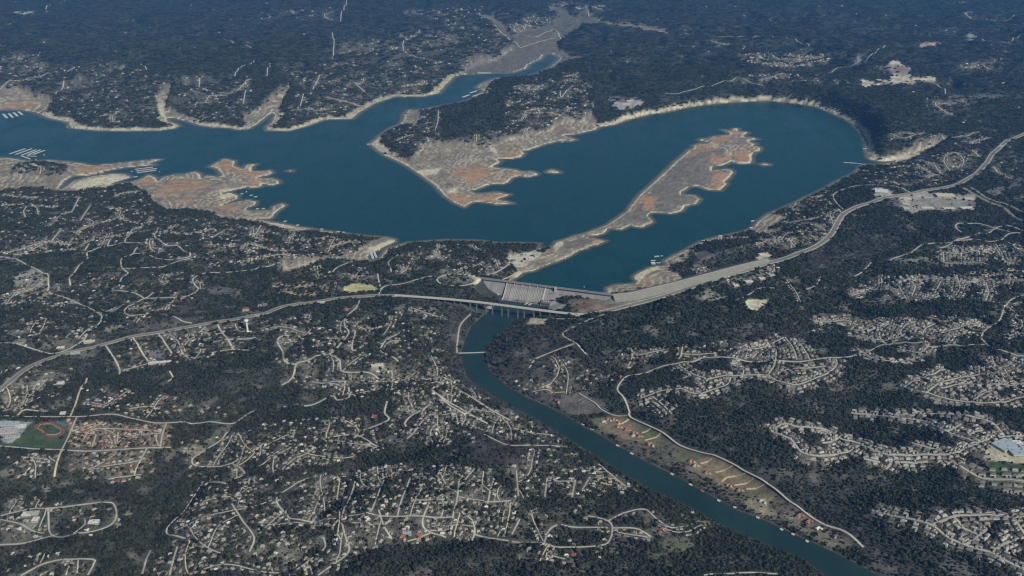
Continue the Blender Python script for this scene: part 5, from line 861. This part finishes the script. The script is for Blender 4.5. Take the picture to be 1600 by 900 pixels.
# ------------------------------------------------------------------ water
def dilate(m, k):
    for _ in range(k): q = m.copy(); q[1:] |= m[:-1]; q[:-1] |= m[1:]; q[:, 1:] |= m[:, :-1]; q[:, :-1] |= m[:, 1:]; m = q
    return m
def water(name, mask, z, depth, m):
    q = dilate(mask, 2) & ((Z < z + 4) | mask); qq = (q[:-1, :-1] & q[:-1, 1:] & q[1:, 1:] & q[1:, :-1]).ravel(); Q = quads[qq]
    used = np.unique(Q); rm = np.full(NR * NC, -1); rm[used] = np.arange(len(used)); Vw = V[used].copy(); Vw[:, 2] = z
    me = grid_mesh(name, Vw, rm[Q]); at = me.attributes.new('depth', 'FLOAT', 'POINT'); at.data.foreach_set('value', depth.ravel()[used].astype(np.float32))
    me.materials.append(m); return tag(link(name, me), kind='structure')
def water_mat(name, deep, shoal, d0, rough):
    m = bpy.data.materials.new(name); m.use_nodes = True; N = m.node_tree.nodes; L_ = m.node_tree.links; b = N['Principled BSDF']
    b.inputs['Roughness'].default_value = rough; b.inputs['IOR'].default_value = 1.33; b.inputs['Specular IOR Level'].default_value = .5
    a = N.new('ShaderNodeAttribute'); a.attribute_name = 'depth'; r = N.new('ShaderNodeMapRange'); r.inputs['From Min'].default_value = 0; r.inputs['From Max'].default_value = d0
    tc = N.new('ShaderNodeTexCoord'); n = N.new('ShaderNodeTexNoise'); n.inputs['Scale'].default_value = .004; n.inputs['Detail'].default_value = 8; n.inputs['Roughness'].default_value = .65
    mp = N.new('ShaderNodeMapping'); mp.inputs['Scale'].default_value = (1, .45, 1); L_.new(tc.outputs['Object'], mp.inputs['Vector']); L_.new(mp.outputs['Vector'], n.inputs['Vector'])
    x = N.new('ShaderNodeMix'); x.data_type = 'RGBA'; x.inputs[6].default_value = (*shoal, 1); x.inputs[7].default_value = (*deep, 1)
    L_.new(a.outputs['Fac'], r.inputs['Value']); L_.new(r.outputs['Result'], x.inputs['Factor'])
    v = N.new('ShaderNodeMapRange'); v.inputs['From Min'].default_value = .3; v.inputs['From Max'].default_value = .7; v.inputs['To Min'].default_value = .80; v.inputs['To Max'].default_value = 1.2
    y = N.new('ShaderNodeMix'); y.data_type = 'RGBA'; y.blend_type = 'MULTIPLY'; y.inputs['Factor'].default_value = 1; rr = N.new('ShaderNodeMapRange'); rr.inputs['From Min'].default_value = .35; rr.inputs['From Max'].default_value = .65; rr.inputs['To Min'].default_value = rough * .5; rr.inputs['To Max'].default_value = rough * 1.9; L_.new(n.outputs['Fac'], rr.inputs['Value']); L_.new(rr.outputs['Result'], b.inputs['Roughness']); L_.new(n.outputs['Fac'], v.inputs['Value']); L_.new(x.outputs[2], y.inputs[6]); L_.new(v.outputs['Result'], y.inputs[7]); L_.new(y.outputs[2], b.inputs['Base Color'])
    n2_ = N.new('ShaderNodeTexNoise'); n2_.inputs['Scale'].default_value = .09; n2_.inputs['Detail'].default_value = 4; L_.new(tc.outputs['Object'], n2_.inputs['Vector'])
    bp = N.new('ShaderNodeBump'); bp.inputs['Strength'].default_value = .35; bp.inputs['Distance'].default_value = 1.0; L_.new(n2_.outputs['Fac'], bp.inputs['Height']); L_.new(bp.outputs['Normal'], b.inputs['Normal']); return m
water('lake', LAKE_M, 0.0, np.maximum(sl / np.maximum(near_k, .5), 0), water_mat('lake_water', (.007, .052, .058), (.20, .17, .11), 30.0, .22))
water('river', RIV_M, RIVER_Z, np.maximum(sr, 0), water_mat('river_water', (.017, .044, .043), (.04, .048, .034), 16.0, .22))
# ravine pool
# ------------------------------------------------------------------ woodland
def leaf_mat(name, c0, c1):
    m = bpy.data.materials.new(name); m.use_nodes = True; N = m.node_tree.nodes; L_ = m.node_tree.links; b = N['Principled BSDF']; b.inputs['Roughness'].default_value = .9; b.inputs['Specular IOR Level'].default_value = .15
    oi = N.new('ShaderNodeObjectInfo'); r = N.new('ShaderNodeValToRGB'); r.color_ramp.elements[0].color = (*c0, 1); r.color_ramp.elements[1].color = (*c1, 1); e2 = r.color_ramp.elements.new(.72); e2.color = (*[(a + b_) * .5 for a, b_ in zip(c0, c1)], 1); L_.new(oi.outputs['Random'], r.inputs['Fac']); L_.new(r.outputs['Color'], b.inputs['Base Color']); return m
M_LEAF = leaf_mat('evergreen_leaves', (.010, .016, .011), (.056, .057, .034)); M_TWIG = leaf_mat('bare_twigs', (.045, .044, .047), (.15, .135, .13)); M_BARK = mat('bark', (.09, .075, .06), .95)
ico = bmesh.new(); bmesh.ops.create_icosphere(ico, subdivisions=1, radius=1.0); IV = np.array([v.co[:] for v in ico.verts]); IF = [tuple(v.index for v in f.verts) for f in ico.faces]; ico.free()
ico = bmesh.new(); bmesh.ops.create_icosphere(ico, subdivisions=2, radius=1.0); IV2 = np.array([v.co[:] for v in ico.verts]); IF2 = [tuple(v.index for v in f.verts) for f in ico.faces]; ico.free()
def crown(mb, x, y, r, h, fine=False):
    v = (IV2 if fine else IV); f = IF2 if fine else IF; k = rng.uniform(.72, 1.25, (len(v), 1)); v = v * k * np.array([r * rng.uniform(.85, 1.15), r * rng.uniform(.85, 1.15), h / 2]) + np.array([x, y, h * .52]); mb.add(v, f)
def clump(n, spread, r, h):
    mb = MB()
    for i in range(n):
        a = rng.uniform(0, 6.28); d = spread * math.sqrt(rng.random()) if n > 1 else 0; crown(mb, d * math.cos(a), d * math.sin(a), r * rng.uniform(.6, 1.2), h * rng.uniform(.65, 1.25))
    return mb
def twigs(n, spread, r, h):
    mb = MB()
    for i in range(n):
        a = rng.uniform(0, 6.28); d = spread * math.sqrt(rng.random()) if n > 1 else 0; cx, cy = d * math.cos(a), d * math.sin(a); R_ = r * rng.uniform(.6, 1.2); H_ = h * rng.uniform(.7, 1.2)
        for j in range(44):
            v = rng.normal(0, 1, 3); v /= np.linalg.norm(v); p = np.array([cx, cy, H_ * .55]) + v * np.array([R_, R_, H_ * .45]) * rng.uniform(.5, 1); e = rng.normal(0, 1, 3) * R_ * .22; g = rng.normal(0, 1, 3) * R_ * .22
            mb.add([p, p + e, p + g], [(0, 1, 2)])
    return mb
def protos(name, m, specs, fn):
    c = bpy.data.collections.new(name)
    for i, (n, s, r, h) in enumerate(specs): o = bpy.data.objects.new('%s_%02d' % (name, i), fn(n, s, r, h).mesh(name, [m])); c.objects.link(o)
    return c
def scatter(name, label, pts, scl, idx_, coll):
    me = bpy.data.meshes.new(name); me.vertices.add(len(pts)); me.vertices.foreach_set('co', np.ascontiguousarray(pts, np.float32).ravel())
    for nm, ty, v in (('siz', 'FLOAT', scl.astype(np.float32)), ('rot', 'FLOAT', rng.uniform(0, 6.28, len(pts)).astype(np.float32)), ('pick', 'INT', idx_.astype(np.int32))): a = me.attributes.new(nm, ty, 'POINT'); a.data.foreach_set('value', v)
    o = link(name, me); ng = bpy.data.node_groups.new(name, 'GeometryNodeTree'); ng.interface.new_socket('Geometry', in_out='INPUT', socket_type='NodeSocketGeometry'); ng.interface.new_socket('Geometry', in_out='OUTPUT', socket_type='NodeSocketGeometry')
    n = ng.nodes; l = ng.links; gi = n.new('NodeGroupInput'); go = n.new('NodeGroupOutput'); ip = n.new('GeometryNodeInstanceOnPoints'); ci = n.new('GeometryNodeCollectionInfo'); ci.inputs['Collection'].default_value = coll; ci.inputs['Separate Children'].default_value = True; ci.inputs['Reset Children'].default_value = True
    def na(nm, ty): q = n.new('GeometryNodeInputNamedAttribute'); q.data_type = ty; q.inputs['Name'].default_value = nm; return q.outputs['Attribute']
    cx = n.new('ShaderNodeCombineXYZ'); l.new(na('rot', 'FLOAT'), cx.inputs['Z']); cs = n.new('ShaderNodeCombineXYZ'); sz = na('siz', 'FLOAT')
    for k in 'XYZ': l.new(sz, cs.inputs[k])
    mp_ = n.new('GeometryNodeMeshToPoints'); l.new(gi.outputs[0], mp_.inputs['Mesh']); l.new(mp_.outputs['Points'], ip.inputs['Points']); l.new(ci.outputs[0], ip.inputs['Instance']); ip.inputs['Pick Instance'].default_value = True
    l.new(na('pick', 'INT'), ip.inputs['Instance Index']); l.new(cx.outputs['Vector'], ip.inputs['Rotation']); l.new(cs.outputs['Vector'], ip.inputs['Scale']); l.new(ip.outputs['Instances'], go.inputs[0])
    md = o.modifiers.new('scatter', 'NODES'); md.node_group = ng; tag(o, label, 'woodland', kind='stuff'); return o
NP = 6; specs = [(1, 0, 4.2, 7.5)] * NP + [(3, 5.5, 4.6, 8.0)] * NP + [(7, 13, 5.2, 8.5)] * NP + [(22, 30, 6.2, 9.5)] * NP
CE = protos('evergreen_tree', M_LEAF, specs, clump); CB = protos('bare_tree', M_TWIG, specs, twigs)
pts = []; near_trees = []
for band, (y0, y1, sp) in enumerate(((2330, 4250, 8.2), (4250, 7200, 12.5), (7200, 12500, 24.0), (12500, 21500, 50.0))):
    w = .585 * y1 + 680; nx = int(2 * w / sp); ny = int((y1 - y0) / sp); gx, gy = np.meshgrid(np.arange(nx), np.arange(ny)); X = -w + (gx.ravel() + rng.uniform(-.1, 1.1, gx.size)) * sp; Y = y0 + (gy.ravel() + rng.uniform(-.1, 1.1, gx.size)) * sp
    ok = np.abs(X) < .585 * Y + 640; X, Y = X[ok], Y[ok]
    ok = (rng.random(len(X)) < grid(cover, X, Y) * (.98 if band < 2 else .95)) & ~grid(dilate(LAKE_M | RIV_M, 1), X, Y) & ~grid(onband, X, Y); X, Y = X[ok], Y[ok]
    o_ = occ(X, Y); lim = (X > OX0) & (X < OX0 + OS * OCC.shape[1]) & (Y < OY0 + OS * OCC.shape[0]); ok = ~((o_ > 0) & lim); X, Y = X[ok], Y[ok]
    zz = zat(X, Y); g = rng.random(len(X)) < grid(grey, X, Y); s = np.clip(rng.lognormal(-.06, .4, len(X)), .4, 2.1)
    pts.append((X, Y, zz, s, g, band)); print('band', band, len(X))
# the 300 trees that show largest stand as trees of their own
X, Y, zz, s, g, _ = pts[0]; px, py = project(X, Y, zz); vis = np.where((px > 4) & (px < 1596) & (py < 897) & ~g)[0]; top = vis[np.argsort(Y[vis] - 30 * s[vis])[:300]]
keep = np.ones(len(X), bool); keep[top] = False
TM = []
for i in range(4):
    mb = MB()
    for j in range(5): a = j * 1.26 + i; crown(mb, 1.7 * math.cos(a) * (j > 0), 1.7 * math.sin(a) * (j > 0), 2.7 if j else 3.3, 6.6 if j else 8.2, True)
    cr = mb.mesh('crown', [M_LEAF]); mb = MB(); mb.cyl(0, 0, .34, .2, -2.5, 3.2, 7); mb.add([(.1, 0, 2), (-.1, .1, 2), (0, -.1, 2), (1.6, .8, 4)], [(0, 1, 3), (1, 2, 3), (2, 0, 3)]); mb.add([(.1, 0, 1.7), (-.1, .1, 1.7), (0, -.1, 1.7), (-1.5, -.9, 3.8)], [(0, 1, 3), (1, 2, 3), (2, 0, 3)]); TM.append((cr, mb.mesh('trunk', [M_BARK])))
for k, t in enumerate(top):
    e = empty('evergreen_tree', (X[t], Y[t], zz[t]), rng.uniform(0, 6.28)); e.scale = (float(s[t]),) * 3; tag(e, 'dark evergreen tree in the wooded slope along the bottom edge', 'tree', 'trees along the bottom edge')
    link('crown', TM[k % 4][0], None, e); link('trunk', TM[k % 4][1], None, e)
for nm, lab, gg, C_ in (('evergreen_woodland', 'dark evergreen juniper and oak woodland covering the hills', False, CE), ('bare_woodland', 'grey leafless winter woodland along the river and slopes', True, CB)):
    P_ = []; S_ = []; I_ = []
    for X, Y, zz, s, g, band in pts:
        m = (g == gg) & (keep if band == 0 else True); P_.append(np.column_stack([X[m], Y[m], zz[m] - .3])); S_.append(s[m]); I_.append(band * NP + rng.integers(0, NP, m.sum()))
    scatter(nm, lab, np.vstack(P_), np.concatenate(S_), np.concatenate(I_), C_)
# ------------------------------------------------------------------ blue air
mb = MB(); yl = float(Yr[-1]) + 500; wl_ = Wd(yl) + 500; mb.box(-wl_, wl_, -3000, yl, -75, CAM_H + 60)
hz = bpy.data.materials.new('blue_air'); hz.use_nodes = True; N = hz.node_tree.nodes; N.remove(N['Principled BSDF']); pv = N.new('ShaderNodeVolumePrincipled')
pv.inputs['Color'].default_value = (.13, .43, 1.0, 1); pv.inputs['Density'].default_value = HAZE_D; pv.inputs['Anisotropy'].default_value = 0.0
hz.node_tree.links.new(pv.outputs['Volume'], N['Material Output'].inputs['Volume'])
tag(mb.build('haze', hz), 'thin blue haze filling the air over the valley', 'haze', kind='stuff')
print('houses', len(H), 'one by one', len(ones))
